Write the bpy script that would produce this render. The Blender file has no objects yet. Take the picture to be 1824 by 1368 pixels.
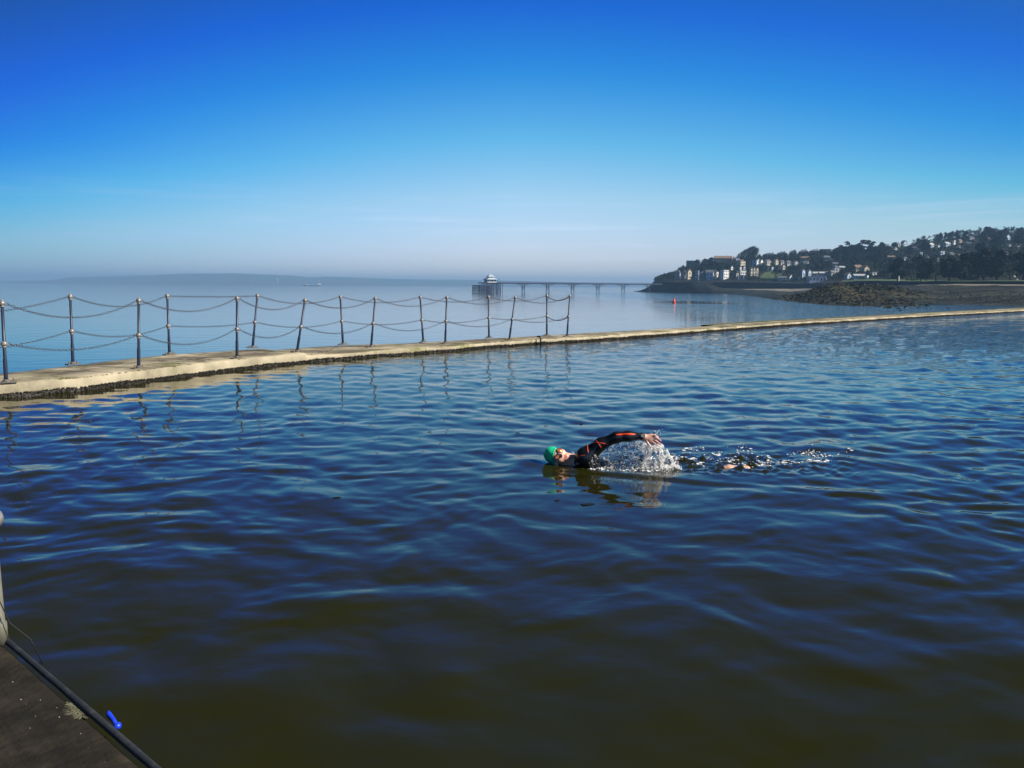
import bpy, bmesh, math, random
import numpy as np
from mathutils import Vector, Matrix
from mathutils.bvhtree import BVHTree

# ------------------------------------------------------------------ camera, sky, sun, exposure
S = bpy.context.scene
COL = S.collection
CAM = Vector((0, 0, 1.64))
FPX = 1423.0                                   # focal length in pixels of the 1824 wide frame
PITCH = math.radians(7.0); RHO = 0.0059
cr, sr = math.cos(RHO), math.sin(RHO)
RT = Vector((1, 0, 0)); UPV = Vector((0, math.sin(PITCH), math.cos(PITCH))); FW = Vector((0, math.cos(PITCH), -math.sin(PITCH)))
cd = bpy.data.cameras.new('camera'); cam = bpy.data.objects.new('camera', cd); COL.objects.link(cam)
cd.sensor_width = 36; cd.lens = 36 * FPX / 1824; cd.clip_start = 0.05; cd.clip_end = 60000
xa = RT * cr + UPV * sr; ya = UPV * cr - RT * sr
M = Matrix((xa, ya, -FW)).transposed().to_4x4(); M.translation = CAM
cam.matrix_world = M
S.camera = cam

SUN_AZ = math.radians(106); SUN_EL = math.radians(38)
sd = bpy.data.lights.new('sun', 'SUN'); sun = bpy.data.objects.new('sun', sd); COL.objects.link(sun)
sd.energy = 4.5; sd.angle = math.radians(0.5); sd.color = (1, 0.93, 0.82)
sdir = Vector((math.sin(SUN_AZ) * math.cos(SUN_EL), math.cos(SUN_AZ) * math.cos(SUN_EL), math.sin(SUN_EL)))
sun.rotation_euler = sdir.to_track_quat('Z', 'Y').to_euler()

W = bpy.data.worlds.new('World'); S.world = W; W.use_nodes = True
wn, wl = W.node_tree.nodes, W.node_tree.links
sky = wn.new('ShaderNodeTexSky'); sky.sky_type = 'NISHITA'; sky.sun_disc = False
sky.sun_elevation = SUN_EL; sky.sun_rotation = SUN_AZ
sky.air_density = 1.0; sky.dust_density = 0.3; sky.ozone_density = 4.0
tc = wn.new('ShaderNodeTexCoord'); sx = wn.new('ShaderNodeSeparateXYZ'); wl.new(tc.outputs['Generated'], sx.inputs[0])
ramp = wn.new('ShaderNodeValToRGB'); # sky deepened to both sides in place of lens vignetting, most away from the sun
def wmath(op, a, b):
    n = wn.new('ShaderNodeMath'); n.operation = op
    for i, v in enumerate((a, b)):
        if isinstance(v, (int, float)): n.inputs[i].default_value = v
        else: wl.new(v, n.inputs[i])
    return n.outputs[0]
deep = wmath('MULTIPLY', wmath('MULTIPLY', sx.outputs['X'], sx.outputs['X']), wmath('SUBTRACT', 0.38, wmath('MULTIPLY', sx.outputs['X'], 0.12)))
low = wmath('MINIMUM', wmath('ADD', 0.30, wmath('MULTIPLY', wmath('MAXIMUM', sx.outputs['Z'], 0.0), 4.7)), 1.0)
wl.new(wmath('ADD', sx.outputs['Z'], wmath('MULTIPLY', deep, low)), ramp.inputs[0])
SKY_TINT = [(0.0, (0.80, 0.77, 0.92)), (0.042, (0.80, 0.74, 0.90)), (0.11, (0.67, 0.765, 0.80)), (0.175, (0.28, 0.70, 0.80)), (0.249, (0.05, 0.482, 0.82)), (0.316, (0.004, 0.284, 0.83)), (0.42, (0.022, 0.21, 0.44)), (0.6, (0.022, 0.11, 0.15)), (1.0, (0.012, 0.06, 0.085))]
els = ramp.color_ramp.elements
while len(els) < len(SKY_TINT): els.new(0.5)
for e, (p, c) in zip(els, SKY_TINT): e.position = p; e.color = (*c, 1)
mul = wn.new('ShaderNodeMix'); mul.data_type = 'RGBA'; mul.blend_type = 'MULTIPLY'; mul.inputs[0].default_value = 1.0
wl.new(sky.outputs[0], mul.inputs[6]); wl.new(ramp.outputs[0], mul.inputs[7])
# thin streaks of cirrus low over the sea
mp = wn.new('ShaderNodeMapping'); wl.new(tc.outputs['Generated'], mp.inputs[0]); mp.inputs['Scale'].default_value = (3.2, 3.2, 60)
cn = wn.new('ShaderNodeTexNoise'); cn.inputs['Scale'].default_value = 1.6; cn.inputs['Detail'].default_value = 6; cn.inputs['Distortion'].default_value = 0.4
wl.new(mp.outputs[0], cn.inputs['Vector'])
cr1 = wn.new('ShaderNodeValToRGB'); wl.new(cn.outputs[0], cr1.inputs[0])
cr1.color_ramp.elements[0].position = 0.52; cr1.color_ramp.elements[1].position = 0.72
cr2 = wn.new('ShaderNodeValToRGB'); wl.new(sx.outputs['Z'], cr2.inputs[0])
for i, (p, v) in enumerate([(0.0, 0.5), (0.075, 0.75), (0.12, 0.0)]):
    e = cr2.color_ramp.elements[i] if i < 2 else cr2.color_ramp.elements.new(p)
    e.position = p; e.color = (v, v, v, 1)
cm = wn.new('ShaderNodeMath'); cm.operation = 'MULTIPLY'; wl.new(cr1.outputs[0], cm.inputs[0]); wl.new(cr2.outputs[0], cm.inputs[1])
cm2 = wn.new('ShaderNodeMath'); cm2.operation = 'MULTIPLY'; wl.new(cm.outputs[0], cm2.inputs[0]); cm2.inputs[1].default_value = 0.45
cmx = wn.new('ShaderNodeMix'); cmx.data_type = 'RGBA'; wl.new(cm2.outputs[0], cmx.inputs[0]); wl.new(mul.outputs[2], cmx.inputs[6])
cmx.inputs[7].default_value = (4.4, 4.9, 6.0, 1)
fall = wmath('MAXIMUM', wmath('SUBTRACT', 1.0, wmath('MULTIPLY', wmath('MULTIPLY', sx.outputs['X'], sx.outputs['X']), 0.8)), 0.55)  # dims the sky towards both sides, lens falloff put into its colour
fm = wn.new('ShaderNodeVectorMath'); fm.operation = 'SCALE'; away = wmath('MINIMUM', wmath('MAXIMUM', wmath('MULTIPLY', sx.outputs['X'], -1.7), 0.0), 0.9)
sidet = wn.new('ShaderNodeMix'); sidet.data_type = 'RGBA'; wl.new(away, sidet.inputs[0]); sidet.inputs[6].default_value = (1, 1, 1, 1); sidet.inputs[7].default_value = (0.42, 0.68, 0.90, 1)
sm2 = wn.new('ShaderNodeMix'); sm2.data_type = 'RGBA'; sm2.blend_type = 'MULTIPLY'; sm2.inputs[0].default_value = 1.0; wl.new(cmx.outputs[2], sm2.inputs[6]); wl.new(sidet.outputs[2], sm2.inputs[7])
wl.new(sm2.outputs[2], fm.inputs[0]); wl.new(fall, fm.inputs['Scale'])
wl.new(fm.outputs[0], wn['Background'].inputs[0]); wn['Background'].inputs[1].default_value = 0.125
S.view_settings.view_transform = 'Standard'; S.view_settings.look = 'None'; S.view_settings.gamma = 1; S.view_settings.exposure = 0.7
S.cycles.use_denoising = True; S.cycles.max_bounces = 6; S.cycles.volume_bounces = 0; S.cycles.transparent_max_bounces = 8
S.cycles.caustics_reflective = False; S.cycles.caustics_refractive = False
S.cycles.sample_clamp_indirect = 4

# ------------------------------------------------------------------ pixel rays of the surveyed view -> points in the place
def ray(x, y):
    a = (x - 912) / FPX; b = (684 - y) / FPX
    return RT * (a * cr - b * sr) + UPV * (a * sr + b * cr) + FW
def at_z(x, y, z):
    r = ray(x, y); return CAM + r * ((z - CAM.z) / r.z)
def at_d(x, y, D):
    r = ray(x, y); return CAM + r * (D / r.y)
def to_px(p):
    v = Vector(p) - CAM; c = v.dot(FW); return 912 + FPX * v.dot(xa) / c, 684 - FPX * v.dot(ya) / c
SEA_Z = -4.6

# ------------------------------------------------------------------ helpers
def tag(o, label=None, cat=None, group=None, kind=None):
    if label: o['label'] = label
    if cat: o['category'] = cat
    if group: o['group'] = group
    if kind: o['kind'] = kind
    return o
def link(name, me, mats=None, parent=None):
    o = bpy.data.objects.new(name, me); COL.objects.link(o)
    if mats is not None and len(me.materials) == 0:
        for m in (mats if isinstance(mats, (list, tuple)) else [mats]): me.materials.append(m)
    if parent is not None: o.parent = parent
    return o
def empty(name, loc=(0, 0, 0), rot=(0, 0, 0)):
    o = bpy.data.objects.new(name, None); COL.objects.link(o); o.location = loc; o.rotation_euler = rot
    o.empty_display_size = 0.1
    return o
def copy_tree(o, parent=None):
    c = o.copy(); COL.objects.link(c)
    if parent is not None: c.parent = parent
    for ch in list(o.children): copy_tree(ch, c)
    return c
def np_mesh(name, V, Q, smooth=True, mi=None):
    V = np.asarray(V, np.float32); Q = np.asarray(Q, np.int32); n = Q.shape[1]
    me = bpy.data.meshes.new(name)
    me.vertices.add(len(V)); me.vertices.foreach_set('co', V.ravel())
    me.loops.add(Q.size); me.loops.foreach_set('vertex_index', Q.ravel())
    me.polygons.add(len(Q)); me.polygons.foreach_set('loop_start', np.arange(0, Q.size, n, dtype=np.int32))
    if mi is not None: me.polygons.foreach_set('material_index', np.asarray(mi, np.int32))
    me.polygons.foreach_set('use_smooth', np.full(len(Q), smooth))
    me.update(calc_edges=True); me.validate()
    return me
class MB:
    def __init__(s): s.v = []; s.f = []; s.m = []; s.cur = 0
    def add(s, vs, fs):
        b = len(s.v); s.v += [tuple(v) for v in vs]
        for f in fs: s.f.append([b + i for i in f]); s.m.append(s.cur)
    def box(s, c, d, rz=0.0):
        c = Vector(c); R = Matrix.Rotation(rz, 3, 'Z'); h = Vector(d) / 2
        vs = [c + R @ Vector((x * h.x, y * h.y, z * h.z)) for z in (-1, 1) for y in (-1, 1) for x in (-1, 1)]
        s.add(vs, [(0, 2, 3, 1), (4, 5, 7, 6), (0, 1, 5, 4), (2, 6, 7, 3), (0, 4, 6, 2), (1, 3, 7, 5)])
    def tube(s, pts, rad, n=8, cap=True):
        pts = [Vector(p) for p in pts]
        if not isinstance(rad, (list, tuple)): rad = [rad] * len(pts)
        vs = []; prev = None
        for i, p in enumerate(pts):
            t = (pts[min(i + 1, len(pts) - 1)] - pts[max(i - 1, 0)]).normalized()
            if prev is None: a = t.orthogonal().normalized()
            else:
                a = prev - t * prev.dot(t)
                a = a.normalized() if a.length > 1e-6 else t.orthogonal().normalized()
            prev = a; b = t.cross(a)
            for k in range(n):
                an = 2 * math.pi * k / n; vs.append(p + (a * math.cos(an) + b * math.sin(an)) * rad[i])
        fs = [(i * n + k, i * n + (k + 1) % n, (i + 1) * n + (k + 1) % n, (i + 1) * n + k) for i in range(len(pts) - 1) for k in range(n)]
        if cap: fs += [tuple(range(n))[::-1], tuple((len(pts) - 1) * n + k for k in range(n))]
        s.add(vs, fs)
    def lathe(s, prof, n=16, c=(0, 0, 0)):
        vs = []; c = Vector(c)
        for r, z in prof:
            for k in range(n):
                an = 2 * math.pi * k / n; vs.append(c + Vector((r * math.cos(an), r * math.sin(an), z)))
        fs = [(i * n + k, i * n + (k + 1) % n, (i + 1) * n + (k + 1) % n, (i + 1) * n + k) for i in range(len(prof) - 1) for k in range(n)]
        fs += [tuple(range(n))[::-1], tuple((len(prof) - 1) * n + k for k in range(n))]
        s.add(vs, fs)
    def ball(s, c, r, n=12, m=8, sc=(1, 1, 1)):
        prof = [(r * math.sin(math.pi * i / m) + 1e-5, -r * math.cos(math.pi * i / m)) for i in range(m + 1)]
        t = MB(); t.lathe(prof, n); c = Vector(c)
        s.add([(c.x + v[0] * sc[0], c.y + v[1] * sc[1], c.z + v[2] * sc[2]) for v in t.v], t.f)
    def prism(s, outline, y0, y1, R=None, c=(0, 0, 0)):          # outline in xz, pushed along y
        n = len(outline); c = Vector(c); R = R or Matrix.Identity(3)
        vs = [c + R @ Vector((x, y0, z)) for x, z in outline] + [c + R @ Vector((x, y1, z)) for x, z in outline]
        s.add(vs, [tuple(range(n)), tuple(range(n, 2 * n))[::-1]] + [(i, n + i, n + (i + 1) % n, (i + 1) % n) for i in range(n)])
    def mesh(s, name, smooth=False):
        me = bpy.data.meshes.new(name); me.from_pydata(s.v, [], s.f)
        me.polygons.foreach_set('material_index', s.m); me.polygons.foreach_set('use_smooth', [smooth] * len(s.f))
        me.update(); return me
    def build(s, name, mats, parent=None, smooth=False):
        return link(name, s.mesh(name, smooth), mats, parent)

def hash2(ix, iy, seed):
    h = (ix.astype(np.int64) * 374761393 + iy.astype(np.int64) * 668265263 + seed * 974711) & 0xFFFFFFFF
    h = ((h ^ (h >> 13)) * 1274126177) & 0xFFFFFFFF
    return ((h ^ (h >> 16)) & 0xFFFF) / 65535.0
def vnoise(x, y, seed=0):
    x = np.asarray(x, float); y = np.asarray(y, float)
    ix = np.floor(x); iy = np.floor(y); fx = x - ix; fy = y - iy
    fx = fx * fx * (3 - 2 * fx); fy = fy * fy * (3 - 2 * fy)
    a = hash2(ix, iy, seed); b = hash2(ix + 1, iy, seed); c = hash2(ix, iy + 1, seed); d = hash2(ix + 1, iy + 1, seed)
    return (a + (b - a) * fx) + ((c + (d - c) * fx) - (a + (b - a) * fx)) * fy
def fbm(x, y, seed=0, oct=4):
    t = 0; a = 0.5; n = 0
    for o in range(oct):
        t = t + a * vnoise(np.asarray(x) * 2 ** o + o * 17.3, np.asarray(y) * 2 ** o + o * 9.1, seed + o); n += a; a *= 0.5
    return t / n

# ------------------------------------------------------------------ materials
def mat(name, base=(0.5, 0.5, 0.5), rough=0.6, metal=0.0, spec=None, ior=None):
    m = bpy.data.materials.new(name); m.use_nodes = True
    b = m.node_tree.nodes['Principled BSDF']
    b.inputs['Base Color'].default_value = (*base, 1); b.inputs['Roughness'].default_value = rough; b.inputs['Metallic'].default_value = metal
    if spec is not None: b.inputs['Specular IOR Level'].default_value = spec
    if ior is not None: b.inputs['IOR'].default_value = ior
    return m
def N(m, t, **kw):
    n = m.node_tree.nodes.new(t)
    for k, v in kw.items():
        if k in n.inputs: n.inputs[k].default_value = v
        else: setattr(n, k, v)
    return n
def L(m, a, b): m.node_tree.links.new(a, b)
def mottled(name, stops, scale=3.0, rough=0.7, detail=8, bump=0.0, bscale=None, metal=0.0, stretch=(1, 1, 1), coord='Object', dist=0.0, spec=None, bdist=0.02, vary=0.0):
    m = mat(name, rough=rough, metal=metal, spec=spec); b = m.node_tree.nodes['Principled BSDF']
    tc = N(m, 'ShaderNodeTexCoord'); mp = N(m, 'ShaderNodeMapping', Scale=stretch); L(m, tc.outputs[coord], mp.inputs[0])
    n = N(m, 'ShaderNodeTexNoise', Scale=scale, Detail=detail, Distortion=dist); n.inputs['Roughness'].default_value = 0.65
    L(m, mp.outputs[0], n.inputs['Vector'])
    r = N(m, 'ShaderNodeValToRGB'); L(m, n.outputs[0], r.inputs[0])
    el = r.color_ramp.elements
    while len(el) < len(stops): el.new(0.5)
    for e, (p, c) in zip(el, stops): e.position = p; e.color = (*c, 1)
    out = r.outputs[0]
    if vary:
        oi = N(m, 'ShaderNodeObjectInfo'); hs = N(m, 'ShaderNodeHueSaturation')
        mr = N(m, 'ShaderNodeMapRange'); mr.inputs[3].default_value = 1 - vary; mr.inputs[4].default_value = 1 + vary
        L(m, oi.outputs['Random'], mr.inputs[0]); L(m, mr.outputs[0], hs.inputs['Value']); L(m, out, hs.inputs['Color'])
        mr2 = N(m, 'ShaderNodeMapRange'); mr2.inputs[3].default_value = 0.5 - vary * 0.07; mr2.inputs[4].default_value = 0.5 + vary * 0.07
        L(m, oi.outputs['Random'], mr2.inputs[0]); L(m, mr2.outputs[0], hs.inputs['Hue']); out = hs.outputs[0]
    L(m, out, b.inputs['Base Color'])
    if bump:
        n2 = N(m, 'ShaderNodeTexNoise', Scale=bscale or scale * 4, Detail=6); L(m, mp.outputs[0], n2.inputs['Vector'])
        bp = N(m, 'ShaderNodeBump', Strength=bump, Distance=bdist); L(m, n2.outputs[0], bp.inputs['Height']); L(m, bp.outputs[0], b.inputs['Normal'])
    return m

def concrete():
    m = mottled('walkway_concrete', [(0.25, (0.12, 0.105, 0.07)), (0.42, (0.31, 0.27, 0.185)), (0.6, (0.45, 0.39, 0.27)), (0.8, (0.58, 0.52, 0.39))], 1.3, 0.85, 10, 0.35, 30, bdist=0.01)
    nt = m.node_tree; b = nt.nodes['Principled BSDF']; base = b.inputs['Base Color'].links[0].from_socket
    tc = N(m, 'ShaderNodeTexCoord')
    n = N(m, 'ShaderNodeTexNoise', Scale=0.9, Detail=7); n.inputs['Roughness'].default_value = 0.7; L(m, tc.outputs['Object'], n.inputs['Vector'])
    r = N(m, 'ShaderNodeValToRGB'); L(m, n.outputs[0], r.inputs[0]); r.color_ramp.elements[0].position = 0.55; r.color_ramp.elements[1].position = 0.66
    mx = N(m, 'ShaderNodeMix', data_type='RGBA'); L(m, r.outputs[0], mx.inputs[0]); L(m, base, mx.inputs[6]); mx.inputs[7].default_value = (0.17, 0.17, 0.05, 1)
    v = N(m, 'ShaderNodeTexVoronoi', Scale=0.55, feature='DISTANCE_TO_EDGE')
    ns = N(m, 'ShaderNodeTexNoise', Scale=2.2, Detail=4); L(m, tc.outputs['Object'], ns.inputs['Vector'])
    ma = N(m, 'ShaderNodeVectorMath', operation='MULTIPLY_ADD'); ma.inputs[1].default_value = (0.5, 0.5, 0.5); L(m, ns.outputs['Color'], ma.inputs[0]); L(m, tc.outputs['Object'], ma.inputs[2]); L(m, ma.outputs[0], v.inputs['Vector'])
    r2 = N(m, 'ShaderNodeValToRGB'); L(m, v.outputs['Distance'], r2.inputs[0]); r2.color_ramp.elements[0].position = 0.004; r2.color_ramp.elements[1].position = 0.016
    r2.color_ramp.elements[0].color = (0.38, 0.38, 0.38, 1)
    ge = N(m, 'ShaderNodeNewGeometry'); sz = N(m, 'ShaderNodeSeparateXYZ'); L(m, ge.outputs['Normal'], sz.inputs[0]); up = N(m, 'ShaderNodeMapRange'); L(m, sz.outputs['Z'], up.inputs[0]); up.inputs[1].default_value = 0.55; up.inputs[2].default_value = 0.9
    ns2 = N(m, 'ShaderNodeTexNoise', Scale=0.8, Detail=9); ns2.inputs['Roughness'].default_value = 0.72; L(m, tc.outputs['Object'], ns2.inputs['Vector']); r4 = N(m, 'ShaderNodeValToRGB'); L(m, ns2.outputs[0], r4.inputs[0]); r4.color_ramp.elements[0].position = 0.42; r4.color_ramp.elements[1].position = 0.56; r4.color_ramp.elements[0].color = (0.36, 0.34, 0.31, 1)
    m3 = N(m, 'ShaderNodeMix', data_type='RGBA', blend_type='MULTIPLY'); L(m, up.outputs[0], m3.inputs[0]); L(m, mx.outputs[2], m3.inputs[6]); L(m, r4.outputs[0], m3.inputs[7]); mx = m3
    m2 = N(m, 'ShaderNodeMix', data_type='RGBA', blend_type='MULTIPLY'); L(m, up.outputs[0], m2.inputs[0]); L(m, mx.outputs[2], m2.inputs[6]); L(m, r2.outputs[0], m2.inputs[7])
    L(m, m2.outputs[2], b.inputs['Base Color'])
    return m
def water(name, base, rough, waves):
    m = mat(name, base, rough, 0, ior=1.333); b = m.node_tree.nodes['Principled BSDF']
    tc = N(m, 'ShaderNodeTexCoord'); last = None
    for sc, st, stretch, dist in waves:
        mp = N(m, 'ShaderNodeMapping', Scale=stretch); L(m, tc.outputs['Object'], mp.inputs[0])
        n = N(m, 'ShaderNodeTexNoise', Scale=sc, Detail=3, Distortion=0.3); L(m, mp.outputs[0], n.inputs['Vector'])
        bp = N(m, 'ShaderNodeBump', Strength=st, Distance=dist); L(m, n.outputs[0], bp.inputs['Height'])
        if last: L(m, last.outputs[0], bp.inputs['Normal'])
        last = bp
    if last: L(m, last.outputs[0], b.inputs['Normal'])
    return m
MT = {}
MT['concrete'] = concrete()
MT['lake'] = water('lake_water', (0.0165, 0.0165, 0.0022), 0.035, [(9, 0.12, (0.6, 1.2, 1), 0.012)]); MT['lake'].node_tree.nodes['Principled BSDF'].inputs['IOR'].default_value = 1.345
MT['sea'] = water('sea_water', (0.03, 0.05, 0.085), 0.06, [(0.5, 0.5, (0.5, 1.0, 1), 0.34), (0.02, 0.5, (0.35, 1.6, 1), 0.12)])
# calm water off the pier, a wind-ruffled bay under the headland with one glassy slick in it
def pos_range(m, axis, a, b, lo=0.0, hi=1.0):
    t = N(m, 'ShaderNodeTexCoord'); p = N(m, 'ShaderNodeSeparateXYZ'); L(m, t.outputs['Object'], p.inputs[0]); r = N(m, 'ShaderNodeMapRange', interpolation_type='SMOOTHSTEP'); L(m, p.outputs[axis], r.inputs[0])
    for k, v in zip((1, 2, 3, 4), (a, b, lo, hi)): r.inputs[k].default_value = v
    return r.outputs[0]
def mmath(m, op, a, b):
    n = N(m, 'ShaderNodeMath', operation=op)
    for k, v in enumerate((a, b)):
        if isinstance(v, (int, float)): n.inputs[k].default_value = v
        else: L(m, v, n.inputs[k])
    return n.outputs[0]
_m = MT['sea']; _sl = mmath(_m, 'MULTIPLY', mmath(_m, 'MULTIPLY', pos_range(_m, 'Y', 280, 305), pos_range(_m, 'Y', 350, 385, 1, 0)), pos_range(_m, 'X', 78, 105, 1, 0))
_st = mmath(_m, 'ADD', 0.10, mmath(_m, 'MULTIPLY', mmath(_m, 'MULTIPLY', pos_range(_m, 'X', 35, 70), pos_range(_m, 'Y', 840, 900, 1, 0)), mmath(_m, 'SUBTRACT', 1.0, _sl)))
L(_m, _st, [n for n in _m.node_tree.nodes if n.type == 'BUMP'][0].inputs['Strength'])
_m = MT['lake']; _tc = N(_m, 'ShaderNodeTexCoord'); _mp = N(_m, 'ShaderNodeMapping', Scale=(0.7, 1.3, 1)); L(_m, _tc.outputs['Object'], _mp.inputs[0]); _n = N(_m, 'ShaderNodeTexNoise', Scale=4.2, Detail=3, Distortion=0.4); L(_m, _mp.outputs[0], _n.inputs['Vector'])
_bp = N(_m, 'ShaderNodeBump', Distance=0.07); L(_m, _n.outputs[0], _bp.inputs['Height']); L(_m, mmath(_m, 'MULTIPLY', pos_range(_m, 'Y', 11, 30), 0.8), _bp.inputs['Strength']); L(_m, [n for n in _m.node_tree.nodes if n.type == 'BUMP'][0].outputs[0], _bp.inputs['Normal']); L(_m, _bp.outputs[0], _m.node_tree.nodes['Principled BSDF'].inputs['Normal'])
MT['mussel'] = mottled('mussel_shell', [(0.3, (0.006, 0.006, 0.006)), (0.55, (0.020, 0.017, 0.012)), (0.75, (0.055, 0.047, 0.03))], 14, 0.6, 5, spec=0.3)
MT['post'] = mottled('weathered_post_metal', [(0.3, (0.012, 0.018, 0.04)), (0.58, (0.032, 0.042, 0.075)), (0.76, (0.13, 0.115, 0.095))], 9, 0.42, 8, metal=0.25, stretch=(1, 1, 0.35), bump=0.15, bscale=60, bdist=0.002)
MT['post_ball'] = mottled('worn_galvanised_ball', [(0.3, (0.14, 0.13, 0.13)), (0.6, (0.36, 0.33, 0.31)), (0.8, (0.45, 0.36, 0.28))], 22, 0.4, 6, metal=0.35)
MT['pale_post'] = mottled('pale_painted_post', [(0.3, (0.09, 0.088, 0.07)), (0.6, (0.17, 0.165, 0.125)), (0.8, (0.15, 0.10, 0.05))], 9, 0.5, 7)
MT['rust_plate'] = mottled('rusted_plate', [(0.3, (0.05, 0.045, 0.045)), (0.6, (0.16, 0.14, 0.12)), (0.8, (0.22, 0.13, 0.07))], 20, 0.7, 6)
MT['chain'] = mottled('galvanised_chain', [(0.3, (0.04, 0.05, 0.08)), (0.7, (0.18, 0.19, 0.22))], 18, 0.35, 4, metal=0.7)
MT['rope'] = mat('dark_rope', (0.03, 0.04, 0.07), 0.8)
MT['black'] = mat('black_iron', (0.012, 0.012, 0.014), 0.5)
MT['slab'] = mottled('wet_platform_painted_shade', [(0.3, (0.006, 0.005, 0.0035)), (0.45, (0.013, 0.011, 0.0075)), (0.58, (0.024, 0.020, 0.0135)), (0.72, (0.05, 0.042, 0.028))], 4.2, 0.85, 12, 0.9, 34, bdist=0.01, spec=0.25)  # wet platform, with the shade lying over it put into the dark colour
MT['edge_bar'] = mottled('dark_blue_edge_bar', [(0.3, (0.006, 0.009, 0.014)), (0.5, (0.013, 0.017, 0.025)), (0.6, (0.03, 0.034, 0.04)), (0.72, (0.09, 0.085, 0.075))], 9, 0.8, 8, 0.3, 40, bdist=0.004)
MT['blue_plastic'] = mat('blue_plastic', (0.012, 0.05, 0.62), 0.35)

# ------------------------------------------------------------------ walkway wall between lake and sea
WALL_Z = 0.145; LEFT_Z = 0.21
WL_PX = [(0, 708), (70, 702), (140, 696.5), (230, 684), (309, 673), (400, 661.5), (470, 653.5), (540, 646), (640, 639), (686, 634), (800, 627), (850, 621.5), (949, 614), (1050, 608.5), (1150, 601), (1264, 591.5), (1400, 581), (1542, 572), (1680, 563.5), (1824, 555.5)]
BK_PX = [(0, 664), (140, 649), (230, 637.6), (293, 631), (375, 626), (470, 620), (560, 616), (640, 613), (722, 611), (800, 607), (850, 603.5), (960, 597.7), (1050, 592.2), (1180, 585.4), (1260, 580.5), (1275, 577.6), (1380, 571.6), (1500, 565.3), (1660, 556.6), (1824, 548.2)]
FR = [at_z(x, y, 0.0) for x, y in WL_PX]; BK = [at_z(x, y, LEFT_Z if x < 544 else WALL_Z) for x, y in BK_PX]
FR = [Vector((-9.4, 3.0, 0)), Vector((-8.3, 7.2, 0))] + [Vector((p.x, p.y, 0)) for p in FR]
BK = [Vector((-11.6, 3.0, 0)), Vector((-10.2, 8.2, 0))] + [Vector((p.x, p.y, 0)) for p in BK]
for A, w in ((FR, 0), (BK, 1)):
    d = (A[-1] - A[-6]).normalized(); A.append(A[-1] + d * 12); A.append(A[-2] + d * 38)
def resample(pts, n):
    P_ = np.array([[p.x, p.y] for p in pts]); s = np.r_[0, np.cumsum(np.hypot(*np.diff(P_, axis=0).T))]
    dens = 1.0 / np.maximum(np.hypot(P_[:, 0], P_[:, 1]), 4)          # finer where it is near
    fine = np.linspace(0, s[-1], 4000); dd = np.interp(fine, s, dens); c = np.r_[0, np.cumsum((dd[1:] + dd[:-1]) / 2)]; c /= c[-1]
    q = np.interp(np.linspace(0, 1, n), c, fine)
    return np.stack([np.interp(q, s, P_[:, 0]), np.interp(q, s, P_[:, 1])], 1)
NS = 620
FRs = resample(FR, NS); 
BKp = np.array([[p.x, p.y] for p in BK])
def nearest_on(poly, pts):
    out = np.zeros_like(pts); best = np.full(len(pts), 1e18)
    for a, b in zip(poly[:-1], poly[1:]):
        ab = b - a; t = np.clip(((pts - a) @ ab) / (ab @ ab), 0, 1); q = a + t[:, None] * ab
        d = ((pts - q) ** 2).sum(1); k = d < best; out[k] = q[k]; best[k] = d[k]
    return out
BKs = nearest_on(BKp, FRs)
ker = np.ones(9) / 9
for j in (0, 1):
    e = np.pad(BKs[:, j], 4, mode='edge'); BKs[:, j] = np.convolve(e, ker, 'valid')
fdir = np.gradient(FRs, axis=0); fdir /= np.linalg.norm(fdir, axis=1)[:, None]; fnor = np.stack([fdir[:, 1], -fdir[:, 0]], 1)   # towards the lake
slen = np.r_[0, np.cumsum(np.hypot(*np.diff(FRs, axis=0).T))]
jx = to_px  # joint where the left block stands proud
kj = min(range(NS), key=lambda i: abs(to_px((FRs[i, 0], FRs[i, 1], 0.1))[0] - 544) if FRs[i, 1] > 5 else 1e9)
rows = []
proud = np.where(np.arange(NS) <= kj, 0.05, 0.0)
topz = np.where(np.arange(NS) <= kj, LEFT_Z, WALL_Z)
prof = [(-1, -5.2), (-1, -0.2), (-1, 0.02), (-1, 0.06), (-1, 0.10), (-0.5, 0), (0.0, 0)] + [(k / 9, 0) for k in range(1, 9)] + [(1.0, 0), (1.02, -0.06), (1.06, -5.4)]
for k, (u, z) in enumerate(prof):
    if u < 0:
        wob = 0.02 * (fbm(slen * 3.1, np.full(NS, k * 0.35), 5) - 0.5)
        off = proud + wob + (0.0 if u == -1 else -0.012)
        p = FRs + fnor * off[:, None]
        zz = np.full(NS, z, float) if u == -1 else topz - 0.018 + 0.012 * (fbm(slen * 2.5, slen * 0, 9) - 0.5)
    else:
        f = FRs + fnor * (proud - 0.03)[:, None]
        uu = min(u, 1.0); p = f + (BKs - f) * uu
        if u > 1: p = p - fnor * (u - 1) * 2
        if 0 < uu <= 1: p = p + fnor * (0.05 * (fbm(slen * 1.7, np.full(NS, 3.0), 21) - 0.5) * (uu == 1))[:, None]
        zz = topz + 0.022 * (fbm(slen * 1.6, np.full(NS, uu * 1.4), 3) - 0.5) + z - 0.012 * (uu == 1)
    rows.append(np.c_[p, zz])
V = np.stack(rows, 1).reshape(-1, 3); K = len(prof)
ii, kk = np.meshgrid(np.arange(NS - 1), np.arange(K - 1), indexing='ij')
Q = np.stack([ii * K + kk, (ii + 1) * K + kk, (ii + 1) * K + kk + 1, ii * K + kk + 1], -1).reshape(-1, 4)
walk = link('causeway_wall', np_mesh('causeway_wall', V, Q), MT['concrete'])
tag(walk, 'weathered concrete causeway wall curving between the swimming lake and the sea', 'sea wall')
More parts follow.
